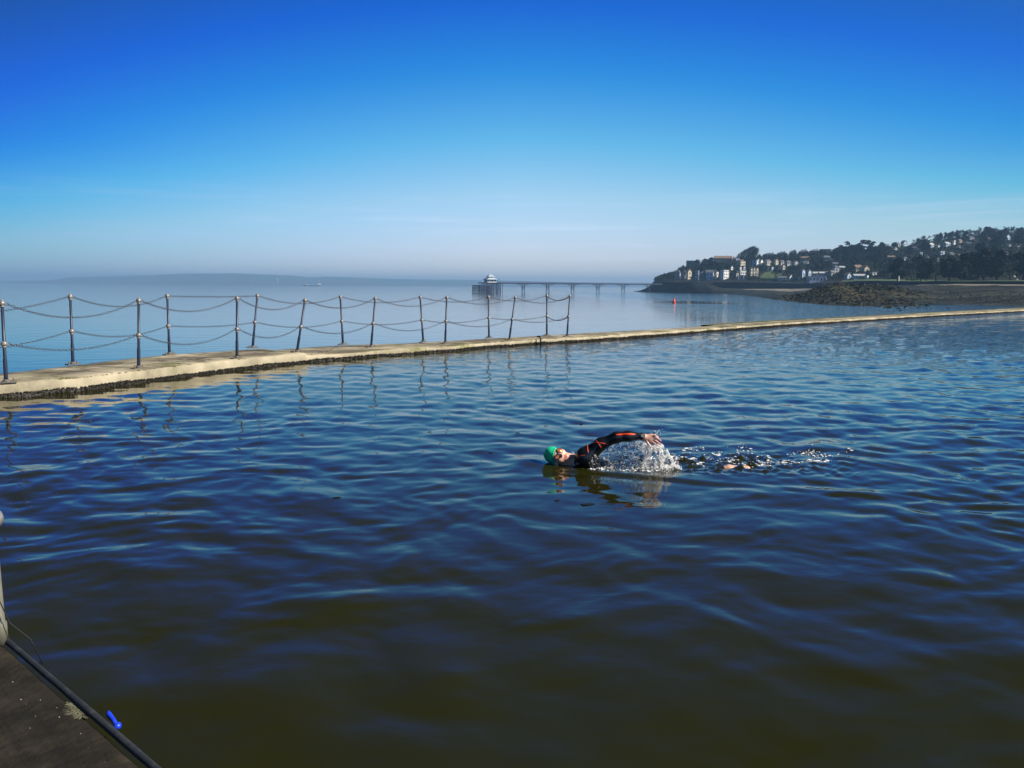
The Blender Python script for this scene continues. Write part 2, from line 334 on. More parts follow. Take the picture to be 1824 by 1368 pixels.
# mussels and weed crust along the waterline of the lake side
rng = np.random.default_rng(4)
octv = np.array([(1, 0, 0), (-1, 0, 0), (0, 1, 0), (0, -1, 0), (0, 0, 1), (0, 0, -1)], float)
octf = np.array([(0, 2, 4), (2, 1, 4), (1, 3, 4), (3, 0, 4), (2, 0, 5), (1, 2, 5), (3, 1, 5), (0, 3, 5)])
def blobs(C, R, seed=0, squash=None):
    """many small faceted lumps, one mesh: centres C (n,3), radii R (n,3)"""
    r = np.random.default_rng(seed); n = len(C); R = np.asarray(R); R = np.repeat(R[:, None], 3, 1) if R.ndim == 1 else R
    a = r.uniform(0, 2 * np.pi, n); b = r.uniform(-0.9, 0.9, n)
    v = octv[None] * R[:, None] * r.uniform(0.75, 1.25, (n, 6, 1))
    if squash is None:
        x = v[..., 0] * np.cos(a)[:, None] - v[..., 1] * np.sin(a)[:, None]; y = v[..., 0] * np.sin(a)[:, None] + v[..., 1] * np.cos(a)[:, None]; z = v[..., 2]
        y2 = y * np.cos(b)[:, None] - z * np.sin(b)[:, None]; z2 = y * np.sin(b)[:, None] + z * np.cos(b)[:, None]
        v = np.stack([x, y2, z2], -1)
    v = v + C[:, None]
    return v.reshape(-1, 3), (octf[None] + (np.arange(n) * 6)[:, None, None]).reshape(-1, 3)
nm = 30000
si = rng.uniform(0, NS - 1.01, nm); i0 = si.astype(int); fr = (si - i0)[:, None]
pp = FRs[i0] * (1 - fr) + FRs[i0 + 1] * fr + fnor[i0] * (proud[i0] + rng.uniform(0.004, 0.026, nm))[:, None]
ztop = 0.062 + 0.05 * (fbm(slen[i0] * 1.9, slen[i0] * 0, 31) - 0.5)
zz = -0.06 + rng.uniform(0, 1, nm) ** 0.8 * (ztop + 0.06)
dist = np.hypot(pp[:, 0], pp[:, 1]); rad = rng.uniform(0.006, 0.013, nm) * np.clip(dist / 14, 0.8, 2.4)
Vb, Fb = blobs(np.c_[pp, zz], np.c_[rad, rad * 0.8, rad * 1.25], 2)
crust = link('mussel_crust', np_mesh('mussel_crust', Vb, Fb, False), MT['mussel'], walk); crust['kind'] = 'stuff'
wb = []; tz = 0.052 + 0.05 * (fbm(slen * 1.9, slen * 0, 31, 5) - 0.5) + 0.03 * (fbm(slen * 9, slen * 0, 32, 3) - 0.5)
for i in range(NS):
    q = FRs[i] + fnor[i] * (proud[i] + 0.016); wb += [(q[0], q[1], -0.4), (q[0], q[1], tz[i] - 0.015), (q[0] - fnor[i][0] * 0.03, q[1] - fnor[i][1] * 0.03, tz[i] + 0.004)]
g = np.arange(NS - 1)[:, None] * 3; Q = np.concatenate([np.concatenate([g, g + 3, g + 4, g + 1], 1), np.concatenate([g + 1, g + 4, g + 5, g + 2], 1)])
wo = link('weed_band', np_mesh('weed_band', wb, Q), MT['mussel'], walk); wo['kind'] = 'stuff'
MT['tuft'] = mottled('yellow_green_algae', [(0.3, (0.06, 0.075, 0.015)), (0.6, (0.16, 0.17, 0.04)), (0.8, (0.28, 0.26, 0.10))], 9, 0.9, 5)
nt_ = 9000; si = rng.uniform(0, NS - 1.01, nt_); i0 = si.astype(int); fr = (si - i0)[:, None]; du = np.abs(rng.normal(0, 0.10, nt_))
cl_ = fbm(slen[i0] * 0.8, du * 3, 41, 4) > 0.53; i0, fr, du = i0[cl_], fr[cl_], du[cl_]
pp = FRs[i0] * (1 - fr) + FRs[i0 + 1] * fr + fnor[i0] * (proud[i0] - 0.02 - du)[:, None]; dist = np.hypot(pp[:, 0], pp[:, 1])
rad = rng.uniform(0.006, 0.016, len(pp)) * np.clip(dist / 14, 0.8, 2.2)
Vb, Fb = blobs(np.c_[pp, topz[i0] - 0.004], np.c_[rad * 1.8, rad * 1.8, rad * 0.45], 3, squash=True)
tf = link('algae_tufts', np_mesh('algae_tufts', Vb, Fb, False), MT['tuft'], walk); tf['kind'] = 'stuff'
MT['joint'] = mat('dark_joint', (0.05, 0.045, 0.035), 0.95); nextj = 1.5
for i in range(2, NS - 2):
    if slen[i] < nextj or FRs[i, 1] > 40 or abs(i - kj) < 6: continue
    nextj = slen[i] + 2.9; ra = np.random.default_rng(i); m_ = MB(); vs = []
    for k in range(15):
        u = 0.01 + 0.98 * k / 14; f = FRs[i] + fnor[i] * (proud[i] - 0.03); p = f + (BKs[i] - f) * u + fdir[i] * ra.normal(0, 0.012); w = 0.009 * ra.uniform(0.5, 1.4)
        z = topz[i] + 0.022 * (float(fbm(slen[i] * 1.6, u * 1.4, 3)) - 0.5) + 0.004
        for sg in (-1, 1): vs.append((p[0] + sg * fdir[i][0] * w, p[1] + sg * fdir[i][1] * w, z))
    m_.add(vs, [(2 * k, 2 * k + 1, 2 * k + 3, 2 * k + 2) for k in range(14)]); m_.build('expansion_joint', MT['joint'], walk)
# the narrow green ledge on the sea side of the far stretch
lm = MB()
lo = [i for i in range(NS) if BKs[i, 1] > 24 and to_px((BKs[i, 0], BKs[i, 1], 0.1))[0] > 1268]
MT['algae'] = mottled('green_algae_ledge', [(0.3, (0.05, 0.07, 0.015)), (0.6, (0.12, 0.14, 0.035)), (0.8, (0.25, 0.22, 0.12))], 2.0, 0.9, 7)
for a, b in zip(lo[:-1], lo[1:]):
    pa, pb = BKs[a], BKs[b]; na, nb = -fnor[a], -fnor[b]
    q = [(pa[0] + na[0] * o, pa[1] + na[1] * o, z) for o, z in ((0.02, 0.145), (0.5, 0.13), (0.55, -5))]; q2 = [(pb[0] + nb[0] * o, pb[1] + nb[1] * o, z) for o, z in ((0.02, 0.145), (0.5, 0.13), (0.55, -5))]
    lm.add(q + q2, [(0, 3, 4, 1), (1, 4, 5, 2)])
lm.build('algae_ledge', MT['algae'], walk)

# ------------------------------------------------------------------ chain posts
def post_proto():
    r = empty('chain_post')
    p = MB(); p.tube([(0, 0, 0.0), (0, 0, 0.10), (0, 0, 0.34), (0, 0, 0.36), (0, 0, 1.17)], [0.031, 0.028, 0.028, 0.0225, 0.0215], 12)
    p.build('pole', MT['post'], r, True)
    for z, rr in ((0.585, 0.047), (1.19, 0.045)):
        b = MB(); b.ball((0, 0, z), rr, 14, 10); b.tube([(0, 0, z - rr * 1.25), (0, 0, z - rr * 0.7)], [0.027, 0.030], 12)
        if z > 1: b.lathe([(0.018, z + rr * 0.85), (0.02, z + rr * 1.05), (0.008, z + rr * 1.25)], 8)
        b.build('ball', MT['post_ball'], r, True)
    pl = MB(); pl.lathe([(0.05, 0.008), (0.048, 0.03), (0.034, 0.05)], 12); pl.box((0, 0, 0.006), (0.26, 0.10, 0.018))
    plate = pl.build('base_plate', MT['rust_plate'], r)
    for x in (-0.1, 0.1):
        b = MB(); b.lathe([(0.014, 0.012), (0.014, 0.03), (0.009, 0.031), (0.009, 0.062)], 6, (x, 0.02 * (1 if x > 0 else -1), 0)); b.build('bolt', MT['rust_plate'], plate)
    return r
FRONT = [(11, 681.5, 3, 534), (247, 656, 247, 530), (422, 638.5, 422, 527), (529, 627, 544, 531), (661, 618.5, 669, 528), (793, 612, 796, 526.5), (907, 606, 918, 527), (1010, 599.5, 1015, 524.5)]
BACK = [(130, 649, 125, 523), (302, 631.5, 299, 522.5), (450, 619.5, 458, 523), (611, 614, 606, 525), (754, 609.5, 748, 526), (871, 602, 870, 526), (974, 598, 974, 524)]
ORD = ['first', 'second', 'third', 'fourth', 'fifth', 'sixth', 'seventh', 'eighth', 'ninth']
proto = post_proto(); used = False; PB = {}
for row, lst, side in (('f', FRONT, 'lake side'), ('b', BACK, 'sea side')):
    for i, (bx, by, tx, ty) in enumerate(lst):
        o = proto if not used else copy_tree(proto); used = True
        b = at_z(bx, by, LEFT_Z if bx < 544 else WALL_Z); top = at_d(tx, ty, b.y)
        v = top - b; h = v.length; sc = h / 1.245
        o.location = b; tilt = math.atan2(v.x, v.z)
        leanb = random.Random(bx).uniform(-0.03, 0.03)
        o.rotation_euler = (leanb, tilt, 0); o.scale = (1, 1, sc)
        kn = int(np.argmin((FRs[:, 0] - b.x) ** 2 + (FRs[:, 1] - b.y) ** 2))
        for ch in o.children:
            if ch.name.startswith('base_plate'): ch.rotation_euler.z = math.atan2(fdir[kn, 1], fdir[kn, 0])
        dx = tx - bx
        lean = 'upright' if abs(dx) <= 2 else ('right leaning' if dx > 0 else 'left leaning')
        tag(o, f'{lean} grey metal chain post, {ORD[i]} from the left along the {side} edge', 'post', 'ball topped chain posts along the causeway')
        Rm = Matrix.Translation(b) @ o.rotation_euler.to_matrix().to_4x4()
        PB[row, i] = (Rm @ Vector((0, 0, 1.19 * sc)), Rm @ Vector((0, 0, 0.585 * sc)))
def link_ring(c, t, side, L_, w, r, n=8, m=4):
    """one oval chain link: centre c, long axis t, short axis side"""
    up = t.cross(side); vs = []; fs = []
    for i in range(n):
        a = 2 * math.pi * i / n; ce = c + t * (math.cos(a) * L_ / 2) + side * (math.sin(a) * w / 2)
        out = (t * math.cos(a) * w + side * math.sin(a) * L_).normalized()
        for j in range(m):
            b = 2 * math.pi * j / m; vs.append(ce + out * math.cos(b) * r + up * math.sin(b) * r)
    for i in range(n):
        for j in range(m): fs.append((i * m + j, ((i + 1) % n) * m + j, ((i + 1) % n) * m + (j + 1) % m, i * m + (j + 1) % m))
    return vs, fs
def hang(a, b, sag, n=40):
    return [a.lerp(b, t) - Vector((0, 0, sag * 4 * t * (1 - t))) for t in [k / n for k in range(n + 1)]]
def chain(a, b, sag, label, group):
    d = (b - a).normalized(); a = a + d * 0.045; b = b - d * 0.045
    pts = hang(a, b, sag, 80); s = [0]
    for p, q in zip(pts[:-1], pts[1:]): s.append(s[-1] + (q - p).length)
    pitch = 0.046; n = max(4, int(s[-1] / pitch)); mb = MB(); j = 0
    for k in range(n):
        u = (k + 0.5) * s[-1] / n
        while j < len(s) - 2 and s[j + 1] < u: j += 1
        t = (pts[j + 1] - pts[j]).normalized(); c = pts[j].lerp(pts[j + 1], (u - s[j]) / max(1e-6, s[j + 1] - s[j]))
        h = t.cross(Vector((0, 0, 1))).normalized(); g = h.cross(t)
        tw = 0.2 if k % 2 else 1.45; side = (h * math.cos(tw) + g * math.sin(tw)).normalized()
        mb.add(*link_ring(c, t, side, 0.060, 0.034, 0.0042))
    o = mb.build('chain', MT['chain'], None, True)
    tag(o, label, 'chain', group)
CG = 'galvanised chains hung between the causeway posts'
sagsF = [(0.24, 0.16), (0.21, 0.22), (0.2, 0.2), (0.19, 0.19), (0.2, 0.21), (0.17, 0.17), (0.17, 0.12)]
sagsB = [(0.19, 0.15), (0.015, 0.05), (0.17, 0.13), (0.14, 0.10), (0.13, 0.10), (0.13, 0.08)]
for row, sags, side in (('f', sagsF, 'lake side'), ('b', sagsB, 'sea side')):
    for i, (s0, s1) in enumerate(sags):
        for lev, sg in ((0, s0), (1, s1)):
            tight = 'nearly taut' if sg < 0.06 else 'sagging'
            chain(PB[row, i][lev], PB[row, i + 1][lev], sg, f'{tight} {"upper" if lev == 0 else "lower"} chain between the {ORD[i]} and {ORD[i+1]} {side} posts', CG)
# chains that run out of the frame on the left
for row, q, side in (('f', (-9.0, 7.4), 'lake side'), ('b', (-9.3, 11.0), 'sea side')):
    for lev, z in ((0, 1.30), (1, 0.74)):
        chain(Vector((q[0], q[1], z)), PB[row, 0][lev], 0.2, f'{"upper" if lev == 0 else "lower"} chain running off the left edge from the first {side} post', CG)
# two dark ropes close the end
for lev in (0, 1):
    mb = MB(); mb.tube(hang(PB['b', 6][lev], PB['f', 7][lev], 0.13 if lev == 0 else 0.12, 24), 0.011, 6)
    tag(mb.build('rope', MT['rope'], None, True), f'{"upper" if lev == 0 else "lower"} dark rope closing the right hand end of the chain fence', 'rope', 'ropes across the end of the fence')
# iron stakes on the lake face near the end of the fence
st = empty('mooring_stake', at_z(971, 606, 0.0)); b0 = st.location
z1 = at_d(971, 597, b0.y).z
m_ = MB(); m_.tube([(0, 0, -0.3), (0, 0, z1)], 0.03, 8); m_.build('shaft', MT['black'], st)
m_ = MB(); m_.tube([(-0.085, 0, z1 - 0.02), (0.085, 0, z1 - 0.02)], 0.022, 8); m_.build('crossbar', MT['black'], st)
tag(st, 'short black T shaped mooring stake standing against the lake side of the causeway', 'stake')
g0 = at_z(963, 612, 0.03); m_ = MB(); m_.tube([g0 + Vector((0, -0.02, -0.15)), g0 + Vector((0, -0.02, 0.14)), g0 + Vector((-0.03, 0.03, 0.2)), g0 + Vector((-0.09, 0.09, 0.19))], 0.024, 8)
tag(m_.build('hooked_bar', MT['black'], None, True), 'black hooked iron bar bent over the causeway edge left of the mooring stake', 'iron bar')

# ------------------------------------------------------------------ near platform
PZ = 0.10
e0, e1 = at_z(9, 1140, PZ), at_z(272, 1368, PZ)
ed = (e1 - e0).normalized(); en = Vector((ed.y, -ed.x, 0)).normalized()
if en.x < 0: en = -en                                                    # points to the water
A0 = e0 - ed * 0.9; A1 = e1 + ed * 3.2
gx, gy = 46, 70; vs = []; fs = []
for i in range(gx + 1):
    for j in range(gy + 1):
        p = A0.lerp(A1, j / gy) - en * (0.02 + (i / gx) ** 1.4 * 3.6)
        z = PZ - 0.012 * (i == 0) + 0.012 * (float(fbm(p.x * 3, p.y * 3, 8)) - 0.5)
        vs.append((p.x, p.y, z))
for i in range(gx):
    for j in range(gy): fs.append((i * (gy + 1) + j, i * (gy + 1) + j + 1, (i + 1) * (gy + 1) + j + 1, (i + 1) * (gy + 1) + j))
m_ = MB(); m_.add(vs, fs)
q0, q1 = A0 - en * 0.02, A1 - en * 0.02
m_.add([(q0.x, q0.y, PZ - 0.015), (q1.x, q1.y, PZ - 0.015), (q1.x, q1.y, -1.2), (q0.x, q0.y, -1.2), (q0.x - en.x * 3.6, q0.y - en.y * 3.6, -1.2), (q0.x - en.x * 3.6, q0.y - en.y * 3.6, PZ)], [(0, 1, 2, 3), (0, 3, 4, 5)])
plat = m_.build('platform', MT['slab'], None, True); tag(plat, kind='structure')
m_ = MB(); pts = [A0.lerp(A1, k / 40) + Vector((0, 0, 0.006)) + en * 0.012 * (float(fbm(k * 0.37, 0, 12)) - 0.5) for k in range(41)]
m_.tube(pts, [0.0125 + 0.003 * (float(fbm(k * 0.9, 4, 13)) - 0.5) for k in range(41)], 10)
tag(m_.build('edge_rail', MT['edge_bar'], None, True), 'dark blue rounded bar along the edge of the near platform', 'edge bar')
pt = at_z(140, 1268, PZ + 0.004)
MT['lichen'] = mottled('pale_lichen', [(0.4, (0.02, 0.02, 0.013)), (0.52, (0.09, 0.09, 0.055)), (0.7, (0.17, 0.17, 0.10))], 24, 0.9, 6)
rl = np.random.default_rng(3); C_ = []
while len(C_) < 420:
    px_, py_ = rl.uniform(112, 162), rl.uniform(1250, 1284)
    if fbm(np.array([px_ * 0.07]), np.array([py_ * 0.09]), 77, 4)[0] + 0.25 * (1 - abs(px_ - 132) / 26) - 0.2 * abs(py_ - (1250 + (px_ - 112) * 0.62)) / 14 > 0.52: C_.append(at_z(px_, py_, PZ + 0.002))
Vb, Fb = blobs(np.array(C_), np.c_[rl.uniform(0.002, 0.006, 420), rl.uniform(0.002, 0.006, 420), np.full(420, 0.0015)], 5, squash=True)
tag(link('lichen_patch', np_mesh('lichen_patch', Vb, Fb, False), MT['lichen']), 'pale patch of lichen on the dark near platform beside its edge bar', 'lichen')
C_ = [A0.lerp(A1, rl.random()) - en * rl.uniform(0.05, 1.6) + Vector((0, 0, 0.002)) for k in range(700)]
Vb, Fb = blobs(np.array(C_), rl.uniform(0.0008, 0.0035, 700), 6); gr = link('grit', np_mesh('grit', Vb, Fb, False), MT['concrete'], plat); gr['kind'] = 'stuff'
np_root = empty('railing_post', at_z(1, 1146, PZ))
m_ = MB(); m_.tube([(0, 0, 0), (0, 0, 0.09), (0, 0, 0.1), (-0.018, 0, 1.2)], [0.03, 0.03, 0.0235, 0.0225], 14); m_.build('pole', MT['pale_post'], np_root, True)
m_ = MB(); m_.ball((-0.002, 0, 0.55), 0.047, 16, 12); m_.build('ball', MT['post_ball'], np_root, True)
m_ = MB(); m_.tube([(0, 0, 0.6), (-0.001, 0, 0.72)], [0.031, 0.029], 14); m_.build('sleeve', MT['pale_post'], np_root, True)
m_ = MB(); m_.ball((-0.019, 0, 1.19), 0.045, 14, 10); m_.build('ball', MT['post_ball'], np_root, True)
tag(np_root, 'pale metal railing post cut off by the left frame edge on the near platform', 'post')
c0 = np_root.location
m_ = MB(); m_.tube([c0 + Vector((0.028, -0.03, 0.42)), c0 + Vector((0.03, -0.03, 0.2)), c0 + Vector((0.06, -0.02, 0.1)), c0 + Vector((0.13, 0.0, 0.02)), c0 + Vector((0.17, 0.02, -0.12))], 0.0022, 6)
tag(m_.build('cable', MT['black'], None, True), 'thin black cable hanging from the pale railing post into the water', 'cable')
fl = at_z(209, 1293, 0.06); fr_ = empty('blue_float', (fl.x, fl.y, 0.0))
m_ = MB(); m_.ball((0, 0, 0.06), 0.0145, 16, 10, (1, 1, 0.9)); m_.build('bulb', MT['blue_plastic'], fr_, True)
k2 = at_z(194, 1273, 0.075) - Vector((fl.x, fl.y, 0)); m_ = MB(); m_.tube([(0, 0, 0.058), k2 * 0.45 + Vector((0, 0, 0.036)), k2, k2 * 1.12], [0.006, 0.008, 0.010, 0.006], 10); m_.build('stem', MT['blue_plastic'], fr_, True)
tag(fr_, 'small blue plastic float resting against the edge bar of the near platform', 'float')

# ------------------------------------------------------------------ lake water (real waves) and sea
O = at_z(1040, 826, 0.0)                       # swimmer's shoulder, at the water surface
def Lp(px, py, yl=0.0): return at_d(px, py, O.y + yl) - O
wr = np.random.default_rng(11)
WAVES = []
for k in range(120):
    lam = 0.14 * (2.4 / 0.14) ** wr.random()
    th = math.radians(84) + wr.normal(0, 1.0)
    WAVES.append((2 * math.pi / lam, th, lam, wr.uniform(0, 2 * math.pi)))
sl = np.array([1.05 if l > 0.35 else 0.95 * (l / 0.35) ** 0.5 for _, _, l, _ in WAVES]) * np.array([1 / (1 + (l / 1.0) ** 2.5) for _, _, l, _ in WAVES])
sl *= 0.098 * math.sqrt(2) / math.sqrt((sl ** 2).sum())
WAKE = []
for k in range(60):
    lam = 0.05 * (0.24 / 0.05) ** wr.random(); WAKE.append((2 * math.pi / lam, wr.uniform(0, 2 * math.pi), lam, wr.uniform(0, 2 * math.pi)))
def lake_h(x, y):
    x = np.asarray(x, float); y = np.asarray(y, float)
    d = np.hypot(x, y); lx, ly = x - O.x, y - O.y
    x = x + 0.5 * (fbm(x * 0.9, y * 0.9, 201, 3) - 0.5); y = y + 0.5 * (fbm(x * 0.9 + 50, y * 0.9, 202, 3) - 0.5)
    h = np.zeros_like(x)
    patch = 0.45 + 1.1 * fbm(x * 0.22, y * 0.16, 40, 3)
    rough = np.clip((d - 14) / 22, 0, 1) * 0.5 + np.clip((x + 2) / 16, 0, 1) * 0.5 + 0.54 + 0.16 * np.clip((8 - d) / 5, 0, 1)
    calm = 1 - 0.6 * np.exp(-((lx - 0.15) / 0.75) ** 2 - ((ly + 0.45) / 0.55) ** 2)
    near = np.clip((d - 1.5) / 5.5, 0.0, 1)
    for (k, th, lam, ph), s in zip(WAVES, sl):
        a = s / k
        ddx, ddy = math.cos(th), math.sin(th)
        px_ = d / (1.64 * FPX / d) * 1.0                           # metres of water per picture pixel, for level of detail
        fade = np.clip((lam / np.maximum(px_, 1e-4) - 1.2) / 1.2, 0, 1)
        short = 1.0 if lam > 0.55 else (0.12 + 0.88 * near ** 1.3)
        p = k * (x * ddx + y * ddy) + ph + 0.9 * np.sin(0.37 * x + 0.21 * y + ph)
        h += a * fade * short * (np.sin(p) + 0.22 * np.cos(2 * p))
    h *= patch * rough * calm
    # broken water behind the arm and along the legs, and a soft bow wave ahead of the head
    wk = np.exp(-np.clip((np.abs(ly - 0.04) - 0.18 - 0.05 * np.clip(lx, 0, 3)) / 0.16, 0, 9) ** 2) * np.clip((lx + 0.05) / 0.35, 0, 1) * np.clip((2.7 - lx) / 1.1, 0, 1)
    sel = wk > 0.01
    if sel.any():
        c = np.zeros(sel.sum()); xs, ys = lx[sel], ly[sel]
        for k, th, lam, ph in WAKE: c += 0.0021 * (lam / 0.2) ** 0.9 * np.sin(k * (xs * math.cos(th) + ys * math.sin(th)) + ph)
        h[sel] += wk[sel] * (c + 0.5 * np.abs(c) - 0.003)
    h += 0.022 * np.exp(-((lx + 0.52) / 0.16) ** 2 - ((ly - 0.03) / 0.22) ** 2) - 0.012 * np.exp(-((lx + 0.8) / 0.14) ** 2 - ((ly - 0.05) / 0.3) ** 2)
    for sgn in (-1, 1):                                             # the two arms of the wake
        u = ly - sgn * (0.16 + 0.34 * (lx + 0.45)); g = np.clip((lx + 0.45) / 0.3, 0, 1) * np.exp(-np.clip(lx, 0, 9) / 1.3)
        h += 0.013 * g * np.exp(-(u / 0.07) ** 2) - 0.009 * g * np.exp(-((u - sgn * 0.13) / 0.08) ** 2)
    return h
ta = np.r_[np.linspace(-2.6, -0.74, 60)[:-1], np.arange(-0.74, 0.74, 2.6 / FPX), np.linspace(0.745, 2.6, 60)]
dl = [0.45]
while dl[-1] < 92: dl.append(dl[-1] + max(0.018, min(0.25, dl[-1] ** 2 / (1.64 * FPX) * 1.9)) if dl[-1] < 15 else dl[-1] + min(0.35, dl[-1] ** 2 / (1.64 * FPX) * 1.7))
dl = np.array(dl)
TA, DL = np.meshgrid(ta, dl)
X = TA * DL; Y = DL
wa = FRs[:, 0] / FRs[:, 1]; od = np.argsort(wa)
keep = np.ones_like(X, bool)
wd = np.interp(ta, wa[od], FRs[od, 1], left=1.0, right=1e9)
lim = np.where(ta > 0.62, np.minimum(wd, 64 / np.maximum(ta, 0.1)), wd) + 0.14
lim = np.where(ta < wa.min(), 0, lim)
keep = DL < lim[None]
Zl = np.zeros_like(X); Zl[keep] = lake_h(X[keep], Y[keep])
fq = keep[:-1, :-1] & keep[1:, :-1] & keep[:-1, 1:] & keep[1:, 1:]
idx = np.full(X.shape, -1); used_ = np.zeros_like(keep); used_[:-1, :-1] |= fq; used_[1:, :-1] |= fq; used_[:-1, 1:] |= fq; used_[1:, 1:] |= fq
idx[used_] = np.arange(used_.sum())
Q = np.stack([idx[:-1, :-1][fq], idx[:-1, 1:][fq], idx[1:, 1:][fq], idx[1:, :-1][fq]], -1)
lake = link('lake', np_mesh('lake', np.stack([X[used_], Y[used_], Zl[used_]], -1), Q), MT['lake']); tag(lake, kind='structure')
m_ = MB(); m_.add([(-16000, -60, SEA_Z), (16000, -60, SEA_Z), (16000, 13000, SEA_Z), (-16000, 13000, SEA_Z)], [(0, 1, 2, 3)])
tag(m_.build('sea', MT['sea']), kind='structure')
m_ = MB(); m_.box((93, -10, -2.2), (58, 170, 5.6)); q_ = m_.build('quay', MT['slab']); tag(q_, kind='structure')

# ------------------------------------------------------------------ signed distance bodies -> one continuous surface
class Field:
    def __init__(s, lo, hi, h):
        s.lo = np.array(lo, float); s.h = h; s.n = np.ceil((np.array(hi) - s.lo) / h).astype(int) + 1
        s.F = np.full(s.n, 0.5, np.float32)
    def box(s, lo, hi):
        a = np.clip(np.floor((np.array(lo) - s.lo) / s.h).astype(int), 0, s.n); b = np.clip(np.ceil((np.array(hi) - s.lo) / s.h).astype(int) + 1, 0, s.n)
        sl_ = tuple(slice(i, j) for i, j in zip(a, b))
        g = [s.lo[i] + s.h * np.arange(a[i], b[i]) for i in range(3)]
        return sl_, np.stack(np.meshgrid(*g, indexing='ij'), -1)
    def blend(s, sl_, d, k, mode='add'):
        A = s.F[sl_]
        if mode == 'add': t = np.clip(k - np.abs(A - d), 0, None) / k; s.F[sl_] = np.minimum(A, d) - t * t * k * 0.25
        else: t = np.clip(k - np.abs(A + d), 0, None) / k; s.F[sl_] = np.maximum(A, -d) + t * t * k * 0.25
    def capsule(s, a, b, ra, rb, k=0.02, mode='add'):
        a, b = np.array(a, float), np.array(b, float); R = max(ra, rb) + 0.06
        sl_, P = s.box(np.minimum(a, b) - R, np.maximum(a, b) + R)
        if P.size == 0: return
        ab = b - a; t = np.clip(((P - a) @ ab) / max(1e-9, ab @ ab), 0, 1)
        d = np.linalg.norm(P - a - t[..., None] * ab, axis=-1) - (ra + (rb - ra) * t)
        s.blend(sl_, d, k, mode)
    def ellipsoid(s, c, r, Rm, k=0.02, mode='add'):
        c = np.array(c, float); r = np.array(r, float); R = r.max() + 0.06
        sl_, P = s.box(c - R, c + R); q = (P - c) @ np.array(Rm)          # rows of Rm^T: local axes
        k0 = np.linalg.norm(q / r, axis=-1); k1 = np.linalg.norm(q / (r * r), axis=-1)
        s.blend(sl_, k0 * (k0 - 1) / np.maximum(k1, 1e-6), k, mode)
    def surface(s, F=None):
        F = s.F if F is None else F; ins = F < 0
        c = np.zeros(np.array(F.shape) - 1, np.uint8)
        for i in (0, 1):
            for j in (0, 1):
                for k in (0, 1): c += ins[i:F.shape[0] - 1 + i, j:F.shape[1] - 1 + j, k:F.shape[2] - 1 + k]
        act = (c > 0) & (c < 8); A = np.argwhere(act); idx = np.full(c.shape, -1, np.int64); idx[act] = np.arange(len(A))
        off = np.array([(i, j, k) for i in (0, 1) for j in (0, 1) for k in (0, 1)])
        vals = np.stack([F[A[:, 0] + o[0], A[:, 1] + o[1], A[:, 2] + o[2]] for o in off], 1)
        acc = np.zeros((len(A), 3)); cnt = np.zeros(len(A))
        for p in range(8):
            for q in range(p + 1, 8):
                if np.abs(off[p] - off[q]).sum() != 1: continue
                x = (vals[:, p] < 0) != (vals[:, q] < 0); t = np.where(x, vals[:, p] / np.where(x, vals[:, p] - vals[:, q], 1), 0)
                acc += np.where(x[:, None], off[p] + t[:, None] * (off[q] - off[p]), 0); cnt += x
        V = (A + acc / np.maximum(cnt, 1)[:, None]) * s.h + s.lo; Qs = []
        for ax in range(3):
            u, w = [(1, 2), (2, 0), (0, 1)][ax]
            lo_ = [slice(1, -1)] * 3; lo_[ax] = slice(0, -1); hi_ = [slice(1, -1)] * 3; hi_[ax] = slice(1, None)
            a, b = ins[tuple(lo_)], ins[tuple(hi_)]
            for flip, mk in ((0, a & ~b), (1, ~a & b)):
                E = np.argwhere(mk) 
                if len(E) == 0: continue
                E = E + np.array([0 if i == ax else 1 for i in range(3)])
                eu = np.eye(3, dtype=int)[u]; ew = np.eye(3, dtype=int)[w]
                q = np.stack([idx[tuple((E - a_ * eu - b_ * ew).T)] for a_, b_ in ((0, 0), (1, 0), (1, 1), (0, 1))], 1)
                Qs.append(q if flip == 0 else q[:, ::-1])
        return V, np.concatenate(Qs)

# ------------------------------------------------------------------ the swimmer
PS = empty('person', O)
tag(PS, 'person in black wetsuit and green cap swimming front crawl with one arm raised', 'person')
FD = Field((-0.98, -0.42, -0.5), (1.72, 0.42, 0.42), 0.005)
hc = Lp(993.5, 813, -0.03)
uh = (Lp(970, 803.5) - Lp(1020, 822)).normalized(); fh = Vector((0.16, -0.88, 0.40)); fh = (fh - uh * fh.dot(uh)).normalized(); lh = uh.cross(fh).normalized()
HR = np.array([lh, fh, uh]).T                                     # columns: left, forward, up of the head
def H(l, f, u): return np.array(hc) + HR @ np.array([l, f, u])
FD.ellipsoid(H(0, -0.012, 0.032), (0.074, 0.094, 0.098), HR, 0.02)
FD.ellipsoid(H(0, 0.022, -0.045), (0.058, 0.066, 0.068), HR, 0.03)
FD.ellipsoid(H(0, 0.066, -0.093), (0.026, 0.022, 0.02), HR, 0.025)
for s_ in (-1, 1):
    FD.ellipsoid(H(s_ * 0.036, 0.062, -0.018), (0.026, 0.022, 0.026), HR, 0.03)
    FD.ellipsoid(H(s_ * 0.034, 0.094, 0.014), (0.02, 0.012, 0.013), HR, 0.012, 'sub')
    FD.ellipsoid(H(s_ * 0.074, -0.012, -0.004), (0.011, 0.02, 0.03), HR, 0.008)
FD.capsule(H(-0.034, 0.078, 0.036), H(0.034, 0.078, 0.036), 0.014, 0.014, 0.02)
FD.capsule(H(0, 0.084, 0.022), H(0, 0.106, -0.018), 0.008, 0.012, 0.012)
for s_ in (-1, 1): FD.ellipsoid(H(s_ * 0.013, 0.096, -0.022), (0.009, 0.012, 0.009), HR, 0.008)
FD.capsule(H(-0.02, 0.078, -0.052), H(0.02, 0.078, -0.052), 0.009, 0.009, 0.008)
